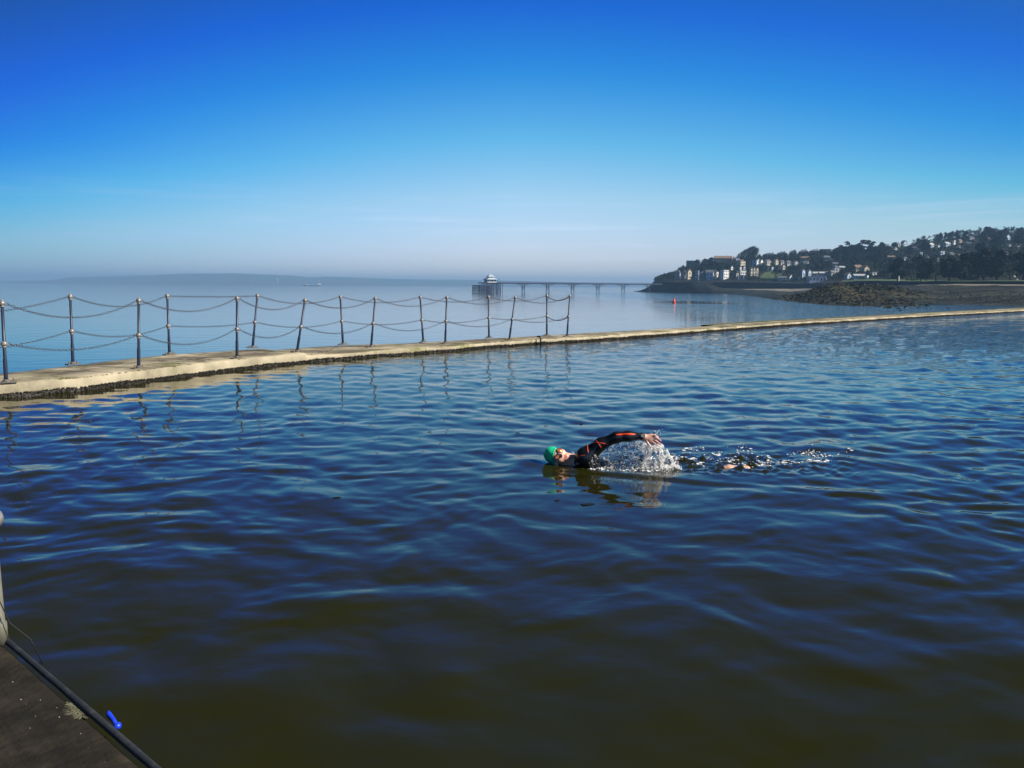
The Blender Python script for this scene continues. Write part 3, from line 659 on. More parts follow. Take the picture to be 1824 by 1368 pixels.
FD.capsule(H(-0.018, 0.077, -0.066), H(0.018, 0.077, -0.066), 0.009, 0.009, 0.008)
FD.capsule(H(-0.016, 0.094, -0.058), H(0.016, 0.094, -0.058), 0.004, 0.004, 0.005, 'sub')
HEADF = FD.F.copy()
SUIT = Field((-0.98, -0.42, -0.5), (1.72, 0.42, 0.42), 0.005); SUIT.F[:] = 0.5
def limb(pts, rad, k=0.03, suit=True):
    for (a, ra), (b, rb) in zip(zip(pts[:-1], rad[:-1]), zip(pts[1:], rad[1:])):
        FD.capsule(a, b, ra, rb, k)
        if suit: SUIT.capsule(a, b, ra + 0.006, rb + 0.006, k)
neck = Vector(H(0, -0.03, -0.085)); chest = Lp(1068, 840, 0.04); chest.z = -0.10
limb([neck, Vector((0.0, -0.01, -0.01))], [0.058, 0.07], 0.04, False)
limb([Vector(H(0, -0.03, -0.108)), Vector((0.0, -0.01, -0.012))], [0.066, 0.080], 0.04)
limb([Vector((0.0, 0.0, -0.03)), Vector((0.12, 0.03, -0.095)), Vector((0.36, 0.03, -0.14)), Vector((0.55, 0.03, -0.16))], [0.095, 0.145, 0.12, 0.125], 0.06)
S1 = Lp(1043.5, 813, -0.11); U1 = Lp(1071, 790.5, -0.15); E1 = Lp(1098, 778.3, -0.19); F1 = Lp(1119, 776.8, -0.205); W1 = Lp(1137, 776.8, -0.21); W2 = Lp(1147, 778, -0.21)
limb([Vector((0.10, 0.0, -0.05)), S1], [0.10, 0.086], 0.05)
limb([S1, U1, E1, F1, W1], [0.078, 0.049, 0.040, 0.038, 0.028], 0.035)
limb([W1, W2], [0.029, 0.026], 0.01, False)
limb([Lp(1050, 818, -0.13), Vector((0.16, -0.06, -0.1))], [0.056, 0.09], 0.03)
for k_, (c_) in enumerate([((1160.5, 774.8), (1166.5, 775.4), (1172.5, 779)), ((1162.8, 778.3), (1170, 780.2), (1177.5, 785.2)), ((1162.3, 782.5), (1170, 786.6), (1177.5, 791.8)), ((1159.5, 785.8), (1166.2, 789.8), (1172.4, 793.8))]):
    kn, md, tp = [Lp(*p, yl) for p, yl in zip(c_, (-0.215, -0.225, -0.212))]
    FD.capsule(W2, kn, 0.018, 0.0125, 0.012); FD.capsule(kn, md, 0.0105, 0.0092, 0.004); FD.capsule(md, tp, 0.0092, 0.0066, 0.003)
t0, t1, t2 = Lp(1150, 783.5, -0.21), Lp(1154.3, 790.3, -0.222), Lp(1159.3, 797, -0.22)
FD.capsule(W2, t0, 0.022, 0.017, 0.012); FD.capsule(t0, t1, 0.015, 0.011, 0.006); FD.capsule(t1, t2, 0.011, 0.0075, 0.004)
for sy, dz, dx in ((-0.09, 0.0, 0.0), (0.10, -0.16, -0.06)):                    # legs: one foot breaks the surface
    hp, kn, an = Vector((0.55, sy, -0.15 + dz * 0.3)), Vector((0.93 + dx, sy, -0.12 + dz)), Vector((1.27 + dx, sy, -0.042 + dz))
    limb([hp, kn, an], [0.088, 0.058, 0.042], 0.04)
    FD.capsule(an, an + Vector((0.06, 0, 0.022)), 0.036, 0.036, 0.02); FD.capsule(an + Vector((0.05, 0, 0.02)), an + Vector((0.22, 0, 0.018)), 0.036, 0.034, 0.02); FD.capsule(an + Vector((0.22, 0, 0.012)), an + Vector((0.28, 0, 0.0)), 0.028, 0.018, 0.02)
limb([Vector((0.06, 0.12, -0.1)), Vector((-0.02, 0.17, -0.15)), Vector((-0.33, 0.16, -0.2)), Vector((-0.60, 0.13, -0.24))], [0.09, 0.075, 0.043, 0.03], 0.04)
hw = Vector((-0.62, 0.13, -0.245))
for k_ in range(4):
    kn = hw + Vector((-0.095 + 0.008 * abs(k_ - 1), -0.03 + 0.02 * k_, -0.005)); tp = kn + Vector((-0.085 + 0.009 * abs(k_ - 1), -0.006 + 0.004 * k_, -0.012))
    FD.capsule(hw, kn, 0.02, 0.012, 0.012); FD.capsule(kn, tp, 0.0105, 0.007, 0.004)
FD.capsule(hw + Vector((-0.02, -0.02, 0)), hw + Vector((-0.075, -0.065, -0.015)), 0.016, 0.009, 0.008)
skin = mottled('wet_skin', [(0.3, (0.62, 0.32, 0.22)), (0.55, (0.76, 0.44, 0.32)), (0.75, (0.80, 0.48, 0.37))], 16, 0.38, 5)
b_ = skin.node_tree.nodes['Principled BSDF']; b_.inputs['Subsurface Weight'].default_value = 0.12; b_.inputs['Subsurface Radius'].default_value = (0.012, 0.004, 0.002)
at_ = N(skin, 'ShaderNodeAttribute', attribute_name='lip'); mx_ = N(skin, 'ShaderNodeMix', data_type='RGBA'); src_ = b_.inputs['Base Color'].links[0].from_socket
L(skin, at_.outputs['Fac'], mx_.inputs[0]); L(skin, src_, mx_.inputs[6]); mx_.inputs[7].default_value = (0.42, 0.09, 0.08, 1); L(skin, mx_.outputs[2], b_.inputs['Base Color'])
Vb, Qb = FD.surface()
me = np_mesh('body', Vb, Qb)
lipc = [H(0, 0.086, -0.053), H(0, 0.085, -0.065)]
dl_ = np.min([np.linalg.norm(((Vb - c) @ HR) / np.array([0.024, 0.02, 0.0075]), axis=1) for c in lipc], 0)
kn_ = np.linalg.norm(Vb - np.array(Lp(1162, 780.5, -0.22)), axis=1); fing = np.clip((Vb[:, 0] - Lp(1161, 780, -0.22).x) / 0.05, 0, 1) * (Vb[:, 2] > 0.1) * 0.35
att = me.attributes.new('lip', 'FLOAT', 'POINT'); att.data.foreach_set('value', np.maximum(np.clip(1.6 - dl_, 0, 1), fing).astype(np.float32))
link('body', me, skin, PS)
MT['neoprene'] = mottled('wet_black_neoprene', [(0.3, (0.006, 0.007, 0.010)), (0.7, (0.016, 0.017, 0.022))], 25, 0.30, 5, 0.25, 60, bdist=0.003)
MT['orange_trim'] = mat('orange_red_trim', (0.75, 0.07, 0.02), 0.4)
Vs, Qs = SUIT.surface(); ws = link('wetsuit', np_mesh('wetsuit', Vs, Qs), MT['neoprene'], PS)
bv = BVHTree.FromPolygons([Vector(v) for v in Vs], [tuple(q) for q in Qs])
def on_suit(px, py):
    r = ray(px, py).normalized(); hit = bv.ray_cast(CAM - O + r * 5.5, r)
    return (hit[0], hit[1]) if hit[0] else None
def stripe(name, pts, w):
    dense = []
    for (x0, y0), (x1, y1) in zip(pts[:-1], pts[1:]):
        for k in range(8): dense.append((x0 + (x1 - x0) * k / 8, y0 + (y1 - y0) * k / 8))
    dense.append(pts[-1]); pr = [h for h in (on_suit(*p) for p in dense) if h]
    if len(pr) < 3: return
    vs = []; fs = []; n = len(pr)
    for i, (p, nn) in enumerate(pr):
        t = (pr[min(i + 1, n - 1)][0] - pr[max(i - 1, 0)][0]).normalized(); s_ = t.cross(nn).normalized()
        ww = w * (0.45 + 0.55 * math.sin(math.pi * (i + 0.6) / (n + 0.2)) ** 0.6)
        for o_, hh in ((-0.5, -0.002), (-0.42, 0.0022), (0.42, 0.0022), (0.5, -0.002)): vs.append(p + s_ * ww * o_ + nn * hh)
    for i in range(n - 1):
        for k in range(3): fs.append((i * 4 + k, (i + 1) * 4 + k, (i + 1) * 4 + k + 1, i * 4 + k + 1))
    m = MB(); m.add(vs, fs); m.build(name, MT['orange_trim'], ws, True)
stripe('stripe', [(1097.5, 774.6), (1106, 774.0), (1118, 773.4), (1132, 773.6)], 0.021)
stripe('stripe', [(1055, 788.6), (1064, 788.4), (1074, 789.8), (1083, 791.4)], 0.010)
stripe('stripe', [(1062, 784.4), (1065.5, 789.5), (1071, 797.5)], 0.009)
stripe('stripe', [(1046.5, 792), (1046.3, 799), (1047.8, 806.5)], 0.009)
stripe('stripe', [(1029, 813), (1035, 811.6), (1042, 811.2)], 0.008)
# cap: the skull grown by a few millimetres, cut by a plane from forehead to nape
capF = HEADF - 0.005
sl_, P_ = FD.box(np.array(hc) - 0.2, np.array(hc) + 0.2)
q_ = (P_ - np.array(hc)) @ HR; pl_ = (q_[..., 1] - 0.088) * 0.55 - (q_[..., 2] - 0.056) * 0.84
cf = np.full(FD.F.shape, 0.5, np.float32); cf[sl_] = np.maximum(capF[sl_], pl_)
ear = np.minimum(1, 1)
Vc, Qc = FD.surface(cf)
MT['cap'] = mottled('green_silicone_cap', [(0.3, (0.010, 0.56, 0.25)), (0.7, (0.03, 0.66, 0.33))], 6, 0.28, 3)
link('swim_cap', np_mesh('swim_cap', Vc, Qc), MT['cap'], PS)
gg = empty('goggles'); gg.parent = PS
MT['lens'] = mat('orange_mirror_lens', (0.80, 0.20, 0.03), 0.15, 0.55); MT['gasket'] = mat('dark_goggle_frame', (0.015, 0.02, 0.05), 0.35); MT['strap'] = mat('blue_strap', (0.03, 0.14, 0.55), 0.4)
for s_ in (-1, 1):
    c_ = Vector(H(s_ * 0.033, 0.093, 0.016)); dr = Vector(HR @ np.array([s_ * 0.25, 0.97, 0.0])); e1_ = dr.orthogonal().normalized(); e2_ = dr.cross(e1_)
    m_ = MB(); ring = [c_ + (e1_ * math.cos(a) * 0.0225 + e2_ * math.sin(a) * 0.019) for a in [2 * math.pi * k / 20 for k in range(21)]]
    m_.tube(ring, 0.0055, 8, False); m_.build('gasket', MT['gasket'], gg, True)
    m_ = MB(); vs = [c_ + dr * 0.007] + [c_ + dr * 0.003 + (e1_ * math.cos(a) * 0.019 + e2_ * math.sin(a) * 0.0155) for a in [2 * math.pi * k / 20 for k in range(20)]]
    m_.add(vs, [(0, 1 + k, 1 + (k + 1) % 20) for k in range(20)]); m_.build('lens', MT['lens'], gg, True)
m_ = MB(); m_.tube([Vector(H(-0.012, 0.098, 0.018)), Vector(H(0, 0.104, 0.02)), Vector(H(0.012, 0.098, 0.018))], 0.004, 6); m_.build('nose_bridge', MT['gasket'], gg, True)
hb = BVHTree.FromPolygons([Vector(v) for v in np.r_[Vc, Vb]], [tuple(q) for q in Qc] + [tuple(q + len(Vc)) for q in Qb])
for lift in (0.0, 0.016):
    pts = []
    for k in range(33):
        a = math.radians(62 - 304 * k / 32 + 0); u_ = 0.018 + lift * (1 + 1.2 * (1 - math.sin(a)) / 2)
        dr = HR @ np.array([math.cos(a), math.sin(a), 0]); o_ = Vector(H(0, 0, u_)) + Vector(dr) * 0.25
        h_ = hb.ray_cast(o_, -Vector(dr))
        if h_[0] and (h_[0] - Vector(H(0, 0, u_))).length < 0.15: pts.append(h_[0] + Vector(dr) * 0.002)
    m_ = MB(); m_.tube(pts, 0.0048, 6); m_.build('strap', MT['strap'], gg, True)
# wrist watch
wt = empty('wrist_watch'); wt.parent = PS; wc = Lp(1143.2, 777.2, -0.21); ax = (W2 - W1).normalized(); e1_ = ax.cross(Vector((0, 0, 1))).normalized(); e2_ = ax.cross(e1_)
if e1_.y > 0: e1_ = -e1_
MT['watch'] = mat('black_resin', (0.012, 0.012, 0.014), 0.35); MT['dial'] = mottled('grey_watch_dial', [(0.4, (0.05, 0.07, 0.07)), (0.6, (0.22, 0.26, 0.26))], 120, 0.2, 3)
m_ = MB(); vs = []; n_ = 20
for k in range(n_):
    a = 2 * math.pi * k / n_; d_ = e1_ * math.cos(a) + e2_ * math.sin(a)
    for o_, r_ in ((-0.013, 0.029), (-0.013, 0.0345), (0.013, 0.0345), (0.013, 0.029)): vs.append(wc + ax * o_ + d_ * r_)
m_.add(vs, [(k * 4 + j, ((k + 1) % n_) * 4 + j, ((k + 1) % n_) * 4 + (j + 1) % 4, k * 4 + (j + 1) % 4) for k in range(n_) for j in range(4)]); m_.build('strap', MT['watch'], wt, True)
fd_ = (e1_ * 0.93 - e2_ * (-0.36 if e2_.z > 0 else 0.36)).normalized(); u1 = ax; u2 = fd_.cross(ax).normalized(); cw = wc + fd_ * 0.034
def disc(c, n, a, b, r0, r1, h0, h1, nm, mt):
    m = MB(); vs = []
    for r_, h_ in ((r0, h0), (r1, h1)):
        for k in range(18): t = 2 * math.pi * k / 18; vs.append(c + (a * math.cos(t) + b * math.sin(t)) * r_ + n * h_)
    m.add(vs, [(k, (k + 1) % 18, 18 + (k + 1) % 18, 18 + k) for k in range(18)] + [tuple(range(18, 36))]); m.build(nm, mt, wt, False)
disc(cw, fd_, u1, u2, 0.024, 0.022, -0.006, 0.009, 'case', MT['watch']); disc(cw, fd_, u1, u2, 0.017, 0.0165, 0.007, 0.0105, 'dial', MT['dial'])

# splash, thrown up by the leaving arm and falling from the fingers
def splash_pts(n, seed):
    r = np.random.default_rng(seed); X_ = []; 
    top = lambda x: np.interp(x, [1066, 1082, 1100, 1122, 1140, 1150, 1163, 1178, 1188, 1196, 1202], [806, 797, 790, 787, 786, 789, 794, 791, 801, 812, 826])
    while len(X_) < n:
        x = r.uniform(1064, 1203, 4000); t = r.random(4000); y = top(x) + (835 - top(x)) * t
        w = np.interp(x, [1064, 1085, 1110, 1120, 1135, 1150, 1175, 1192, 1203], [0.02, 0.025, 0.035, 0.08, 0.20, 0.5, 1.0, 1.0, 0.5]) * np.interp(t, [0, 0.1, 0.5, 0.8, 1.0], [0.5, 0.7, 0.6, 0.85, 1.0])
        cl = fbm(x * 0.19, y * 0.12, seed, 4); w = w * np.clip((cl - 0.42) * 7, 0.0, 1.8)
        k = r.random(4000) < w; X_ += list(zip(x[k], y[k], r.normal(-0.10, 0.085, k.sum())))
    return np.array([Lp(*p) for p in X_[:n]])
rs = np.random.default_rng(5)
C1 = splash_pts(7000, 3); z_ok = C1[:, 2] > -0.02; C1 = C1[z_ok]
rd = np.clip(rs.lognormal(math.log(0.0017), 0.5, len(C1)), 0.0008, 0.0062)
fall = np.clip((C1[:, 0] - 0.45) / 0.2, 0, 1)[:, None]
R1 = np.c_[rd, rd, rd] * np.c_[np.ones(len(C1)), np.ones(len(C1)), 1 + 4.5 * fall[:, 0] * rs.random(len(C1))]
Va, Fa = blobs(C1, R1, 8, squash=True)
Va = Va.reshape(-1, 6, 3); Va[..., 0] += (C1[:, None, 2] - Va[..., 2]) * 0.25 * fall; Va = Va.reshape(-1, 3)
# boil at the foot of the splash
nb_ = 3800; bx = np.r_[rs.uniform(0.05, 0.84, nb_ // 3), np.clip(rs.normal(0.68, 0.13, nb_ - nb_ // 3), 0.1, 0.86)]; by = rs.normal(-0.10, 0.09, nb_)
msk = fbm(bx * 22, by * 22, 6, 3) > 0.46; bx, by = bx[msk], by[msk]
bz = lake_h(bx + O.x, by + O.y) + np.abs(rs.normal(0, 0.012, len(bx))) + 0.002; br = np.clip(rs.lognormal(math.log(0.0026), 0.5, len(bx)), 0.001, 0.0085)
Vb2, Fb2 = blobs(np.c_[bx, by, bz], np.c_[br * 1.3, br * 1.3, br * 0.8], 9, squash=True)
# a few drops flung off the back of the hand and round the head and shoulder
ex = []
for cx, cy, s_, n_ in ((1170, 771, 4.5, 26), (1176, 766, 2, 6), (1060, 815, 5, 26), (1054, 822, 4, 16), (1020, 826, 6, 22), (1018, 809, 3.5, 46), (1206, 818, 5, 40), (1090, 830, 12, 40)):
    for k in range(n_): ex.append(Lp(cx + rs.normal(0, s_), cy + rs.normal(0, s_ * 0.7), {1018: 0.13, 1060: -0.2, 1054: -0.2}.get(cx, -0.15)))
ex = np.array(ex); Vc2, Fc2 = blobs(ex, np.clip(rs.lognormal(math.log(0.0028), 0.4, len(ex)), 0.0014, 0.007), 10, squash=True)
MT['spray'] = mat('spray_water', (1.0, 1.0, 1.0), 0.35, ior=1.33); bs = MT['spray'].node_tree.nodes['Principled BSDF']; bs.inputs['Transmission Weight'].default_value = 0.0; bs.inputs['Subsurface Weight'].default_value = 0.5; bs.inputs['Subsurface Radius'].default_value = (0.03, 0.03, 0.03); bs.inputs['Subsurface Scale'].default_value = 1.0
Vall = np.r_[Va, Vb2, Vc2]; Fall = np.r_[Fa, Fb2 + len(Va), Fc2 + len(Va) + len(Vb2)]
o = link('splash', np_mesh('splash', Vall, Fall, True), MT['spray']); o.location = O; tag(o, 'white splash of drops under the raised arm', 'splash', kind='stuff')
# thin torn film of water hanging between the arm and the surface
def film(a, b, name, seed, dens):
    nx_, nz_ = 150, 56; vs = np.zeros((nx_, nz_, 3)); 
    for i in range(nx_):
        x = a + (b - a) * i / (nx_ - 1); yt = float(np.interp(x, [1066, 1082, 1100, 1122, 1140, 1150, 1163, 1178, 1188, 1196, 1202], [805, 796, 789, 786.5, 785, 788, 795, 792, 800, 811, 825]))
        for j in range(nz_):
            t = j / (nz_ - 1); y = yt + (834 - yt) * t
            vs[i, j] = Lp(x, y, -0.07 - 0.05 * math.sin(i * 0.06 + seed) - 0.05 * t + 0.03 * (float(vnoise(i * 0.2, j * 0.25, seed)) - 0.5))
    g = np.arange(nx_ * nz_).reshape(nx_, nz_); q = np.stack([g[:-1, :-1], g[1:, :-1], g[1:, 1:], g[:-1, 1:]], -1)
    I, J = np.meshgrid(np.arange(nx_ - 1), np.arange(nz_ - 1), indexing='ij')
    nz = fbm(I * 0.16, J * 0.10 if seed else J * 0.2, 60 + seed, 5) 
    k = nz > dens(a + (b - a) * I / nx_, J / nz_)
    me_ = np_mesh(name, vs.reshape(-1, 3), q[k]); return me_
MT['film'] = mat('water_film', (0.8, 0.88, 0.95), 0.08, ior=1.33); MT['film'].node_tree.nodes['Principled BSDF'].inputs['Transmission Weight'].default_value = 0.88
me_ = film(1068, 1201, 'splash_film', 3, lambda x, t: np.interp(x, [1068, 1100, 1150, 1200], [0.44, 0.45, 0.50, 0.52]) + 0.06 * (t - 0.5))
o = link('water_film', me_, MT['film']); o.location = O; sm = o.modifiers.new('thickness', 'SOLIDIFY'); sm.thickness = 0.004; tag(o, 'torn clear film of water hanging below the raised arm', 'water film', kind='stuff')
# foam flecks left on the broken water
fx = []; SPREAD = 1
for cx, cy, sx_, sy_, n_ in ((1228, 800, 10, 2, 26), (1250, 799, 4, 1.5, 8), (1214, 817, 14, 1.2, 46), (1228, 817, 4, 1, 12), (1243, 825, 6, 2, 22), (1275, 808, 8, 2.5, 26), (1268, 817, 5, 1.2, 12), (1300, 820, 12, 1.8, 50), (1322, 826, 22, 3, 36), (1350, 824, 6, 3, 22), (1362, 825, 6, 2.4, 40), (1368, 816, 2.5, 3.5, 22), (1395, 823, 12, 1.6, 56), (1416, 826, 10, 1.4, 20), (1442, 805, 7, 1.6, 50), (1462, 811, 9, 1.6, 30), (1446, 821, 8, 2.2, 36), (1470, 821, 8, 1.5, 18), (1330, 805, 20, 4, 18), (1325, 797, 6, 2, 8), (1415, 807, 8, 2, 10), (1470, 803, 40, 9, 16), (1300, 813, 80, 10, 40), (1015, 828, 8, 1.2, 22), (1060, 836, 14, 1.6, 30), (1135, 838, 30, 2, 60)):
    for k in range(n_ * SPREAD):
        p = at_z(cx + rs.normal(0, sx_ * 0.85), cy + rs.normal(0, sy_ * 0.85), 0.0); fx.append((p.x, p.y))
fx = np.array(fx); fz = lake_h(fx[:, 0], fx[:, 1]); rr_ = np.clip(rs.lognormal(math.log(0.0040), 0.55, len(fx)), 0.0015, 0.015)
Vf, Ff = blobs(np.c_[fx, fz + 0.002], np.c_[rr_ * 2.4, rr_ * 1.5, rr_ * 0.45], 12, squash=True)
MT['foam'] = mat('white_foam', (0.82, 0.84, 0.84), 0.4)
tag(link('foam', np_mesh('foam', Vf, Ff, True), MT['foam']), 'scattered white foam flecks in the swimmer\'s wake', 'foam', kind='stuff')
# leaves adrift on the lake
MT['leaf'] = mat('dark_leaf', (0.012, 0.010, 0.006), 0.4)
for cx, cy, ln, txt in ((1047, 899, 0.055, 'dark leaf floating on the lake in front of the swimmer'), (993, 893, 0.022, 'tiny dark leaf floating to the left of the larger leaf'), (921, 772, 0.030, 'small dark leaf floating behind the swimmer to the upper left'), (874, 806, 0.022, 'speck of leaf floating at the far left of the swimmer'), (1036, 755, 0.022, 'small dark leaf floating beyond the raised arm'), (600, 890, 0.035, 'dark leaf floating in the open lake between fence and near platform')):
    p = at_z(cx, cy, 0.0); p.z = float(lake_h(np.array([p.x]), np.array([p.y]))[0]) + 0.004
    m_ = MB(); C_ = []
    for k in range(14):
        a = 2 * math.pi * k / 14; C_.append((p.x + ln * math.cos(a), p.y + ln * 0.55 * math.sin(a) * (1 - 0.3 * math.cos(a)), p.z + 0.003 * math.sin(2 * a)))
    m_.add([p + Vector((0, 0, 0.005))] + C_, [(0, 1 + k, 1 + (k + 1) % 14) for k in range(14)])
    tag(m_.build('leaf', MT['leaf'], None, True), txt, 'leaf', 'leaves adrift on the lake')

# ------------------------------------------------------------------ far coast, ship, pier, buoy
MT['far_hill'] = mottled('far_hill_fields', [(0.35, (0.03, 0.045, 0.02)), (0.5, (0.06, 0.075, 0.03)), (0.65, (0.10, 0.09, 0.05))], 0.004, 0.9, 8)
SKYL = [(-900, 498), (-500, 499), (-200, 500), (0, 500.5), (60, 500), (95, 498.5), (125, 493.5), (200, 491.5), (265, 490), (330, 487.5), (420, 487.5), (470, 489.5), (520, 491), (555, 494.5), (580, 492.5), (640, 494.5), (700, 496.5), (760, 497.5), (850, 498.5), (930, 500.5), (1010, 503), (1100, 506), (1180, 509), (1400, 511)]
sxp = np.array([p[0] for p in SKYL], float); syp = np.array([p[1] for p in SKYL], float)
FH = []; nr = 14; cx_ = np.arange(-900, 1400, 6)
for j in range(nr):
    t = j / (nr - 1)
    for x in cx_:
        D = 9200 + 2600 * t + 300 * math.sin(x * 0.011); top = at_d(x, float(np.interp(x, sxp, syp)), 9200 + 2600 * 0.55).z
        prof_ = math.sin(min(1, t / 0.55) * math.pi / 2) ** 0.8 if t < 0.55 else 1 - 0.5 * (t - 0.55)
        p = at_d(x, 505, D); n_ = float(fbm(x * 0.03, t * 3, 51)) - 0.5
        FH.append((p.x, p.y, SEA_Z - 1.5 + max(0, (top - SEA_Z + 1.5)) * prof_ + 16 * n_ * prof_ * (1 - abs(t - 0.55) * 1.2 if abs(t - 0.55) > 0.1 else 0.1)))
nc = len(cx_); g = np.arange(nr * nc).reshape(nr, nc)
Q = np.stack([g[:-1, :-1], g[:-1, 1:], g[1:, 1:], g[1:, :-1]], -1).reshape(-1, 4)
tag(link('hills', np_mesh('hills', FH, Q), MT['far_hill']), kind='structure')
MT['white'] = mottled('white_paint', [(0.3, (0.72, 0.71, 0.68)), (0.7, (0.82, 0.81, 0.79))], 0.6, 0.6, 5)
MT['hull'] = mottled('blue_grey_hull', [(0.3, (0.05, 0.08, 0.13)), (0.7, (0.09, 0.12, 0.17))], 0.2, 0.6, 4)
# slim white towers on the far shore
for x, y0, y1, w, txt in ((449, 505.5, 498, 9, 'shorter pale tower on the far shore left of the other tower'), (495, 505.5, 495.5, 7, 'taller slim pale tower on the far shore nearer the ship')):
    b = at_d(x, y0, 9150); h = at_d(x, y1, 9150).z - b.z; r = empty('tower', b)
    m_ = MB(); m_.lathe([(w * 0.8, -20), (w * 0.6, h * 0.6), (w * 0.55, h * 0.92)], 12); m_.build('shaft', MT['white'], r, True)
    m_ = MB(); m_.lathe([(w * 0.7, h * 0.92), (w * 0.7, h * 0.97), (w * 0.4, h)], 12); m_.build('cap', MT['white'], r)
    tag(r, txt, 'tower')
# coaster
sc_ = at_d(556, 510.2, 3500); sh = empty('cargo_ship', (sc_.x, sc_.y, SEA_Z)); Ls = 76.0
out = [(-Ls / 2, 6.0), (-Ls / 2 + 3, -0.5), (Ls / 2 - 2, -0.5), (Ls / 2, 5.5), (Ls / 2 - 12, 5.2), (Ls / 2 - 16, 3.2), (-Ls / 2 + 18, 3.2), (-Ls / 2 + 13, 5.8)]
m_ = MB(); m_.prism(out, -6, 6); m_.build('hull', MT['hull'], sh)
m_ = MB(); m_.box((Ls / 2 - 8, 0, 8.5), (11, 10, 7)); m_.box((Ls / 2 - 9, 0, 13.2), (8.5, 12, 2.6)); m_.build('bridge', MT['white'], sh)
m_ = MB(); m_.box((Ls / 2 - 8.5, -6.1, 13.4), (8, 0.3, 1.0)); m_.build('window', MT['black'], sh)
m_ = MB(); m_.lathe([(1.6, 14.5), (1.2, 18)], 10, (Ls / 2 - 5, 0, 0)); m_.build('funnel', MT['hull'], sh)
m_ = MB(); m_.tube([(Ls / 2 - 10, 0, 14), (Ls / 2 - 10, 0, 24)], 0.5, 6); m_.build('mast', MT['white'], sh)
m_ = MB(); m_.tube([(-Ls / 2 + 14, 0, 5), (-Ls / 2 + 14, 0, 12)], 0.5, 6); m_.build('mast', MT['white'], sh)
m_ = MB(); m_.box((-Ls / 2 + 17, 0, 6), (6, 6, 3.2)); m_.build('deck_house', MT['white'], sh)
sh.rotation_euler = (0, 0, 0.1)
tag(sh, 'white and blue grey cargo ship on the horizon left of the pier', 'ship')

MT['iron'] = mottled('pier_ironwork', [(0.3, (0.006, 0.015, 0.05)), (0.7, (0.014, 0.026, 0.075))], 0.5, 0.6, 4)
MT['slate'] = mottled('slate_roof', [(0.3, (0.07, 0.08, 0.10)), (0.7, (0.14, 0.15, 0.17))], 0.5, 0.6, 5, vary=0.25)
MT['pav_roof'] = mottled('pavilion_roof', [(0.3, (0.36, 0.42, 0.50)), (0.7, (0.50, 0.55, 0.60))], 0.5, 0.5, 4)
PA = at_d(872, 505, 800); PBt = at_d(1178, 505, 905); pd = Vector((PBt.x - PA.x, PBt.y - PA.y, 0)); PL = pd.length
PZD = at_d(905, 504.2, 806).z; pr_ = empty('pier', (PA.x, PA.y, 0), (0, 0, math.atan2(pd.y, pd.x)))
def pier_x(px): 
    lo, hi = -40.0, PL + 20
    for _ in range(40):
        md = (lo + hi) / 2; p = Vector((PA.x, PA.y, 0)) + pd.normalized() * md
        if to_px((p.x, p.y, 0))[0] < px: lo = md
        else: hi = md
    return lo
m_ = MB(); xs0 = pier_x(868); m_.box(((xs0 + PL) / 2, 0, PZD + 0.25), (PL - xs0, 5.4, 0.5)); m_.box(((xs0 + PL) / 2, -2.6, PZD - 0.35), (PL - xs0, 0.3, 0.8)); m_.box(((xs0 + PL) / 2, 2.6, PZD - 0.35), (PL - xs0, 0.3, 0.8)); m_.build('deck', MT['iron'], pr_)
m_ = MB()
for s_ in (-2.6, 2.6):
    for z in (0.95, 1.25): m_.box(((xs0 + PL) / 2, s_, PZD + z), (PL - xs0, 0.1, 0.09))
    x = xs0
    while x < PL: m_.box((x, s_, PZD + 0.9), (0.1, 0.1, 0.8)); x += 2.0
m_.build('railing', MT['iron'], pr_)
for px in (889.5, 932, 975.5, 1020, 1065, 1110, 1155):
    m_ = MB(); x = pier_x(px); sp = 5.5 if px > 900 else 0
    for s_ in (-2.2, 2.2):
        for dx in ((-0.4, 0.4) if px > 900 else (-0.3, 0.3)):
            m_.tube([(x + dx * 0.5, s_, PZD - 0.3), (x + dx * 0.6, s_, PZD - 4), (x + dx * 1.6, s_ * 1.25, SEA_Z - 4)], 0.2, 6)
        m_.tube([(x - 0.9, s_ * 1.1, -1.5), (x + 0.9, s_ * 1.1, -1.5)], 0.14, 5)
        if px > 900:
            for sg in (-1, 1):
                arc = [(x + sg * (0.5 + 9.5 * (1 - math.cos(a))), s_, PZD - 0.5 - 4.6 * (1 - math.sin(a))) for a in [math.pi / 2 * k / 8 for k in range(9)]]
                m_.tube(arc, 0.13, 5)
                for k in (3, 5): m_.tube([arc[k], (arc[k][0], s_, PZD - 0.4)], 0.07, 4); m_.tube([arc[k], (arc[k - 2][0], s_, PZD - 0.4)], 0.06, 4)
    m_.tube([(x, -2.5, -3.2), (x, 2.5, 1.5)], 0.1, 4); m_.tube([(x, 2.5, -3.2), (x, -2.5, 1.5)], 0.1, 4)
    m_.build('trestle', MT['iron'], pr_)
xh0, xh1 = pier_x(857), pier_x(891)
m_ = MB(); m_.box(((xh0 + xh1) / 2, 0, PZD + 0.1), (xh1 - xh0, 15, 0.7)); m_.build('pier_head', MT['iron'], pr_)
m_ = MB(); rj = random.Random(6); nxh = 7
for i in range(nxh):
    for j in range(4):
        x = xh0 + 1 + (xh1 - xh0 - 2) * i / (nxh - 1); y = -6.6 + 4.4 * j
        m_.tube([(x, y, PZD), (x, y, SEA_Z - 4)], 0.26, 6)
        if i < nxh - 1 and j in (0, 3):
            x2 = xh0 + 1 + (xh1 - xh0 - 2) * (i + 1) / (nxh - 1)
            if x2 < pier_x(878): m_.tube([(x, y, -3.4), (x2, y, 1.6)], 0.12, 4); m_.tube([(x, y, 1.6), (x2, y, -3.4)], 0.12, 4)
m_.build('piles', MT['iron'], pr_)
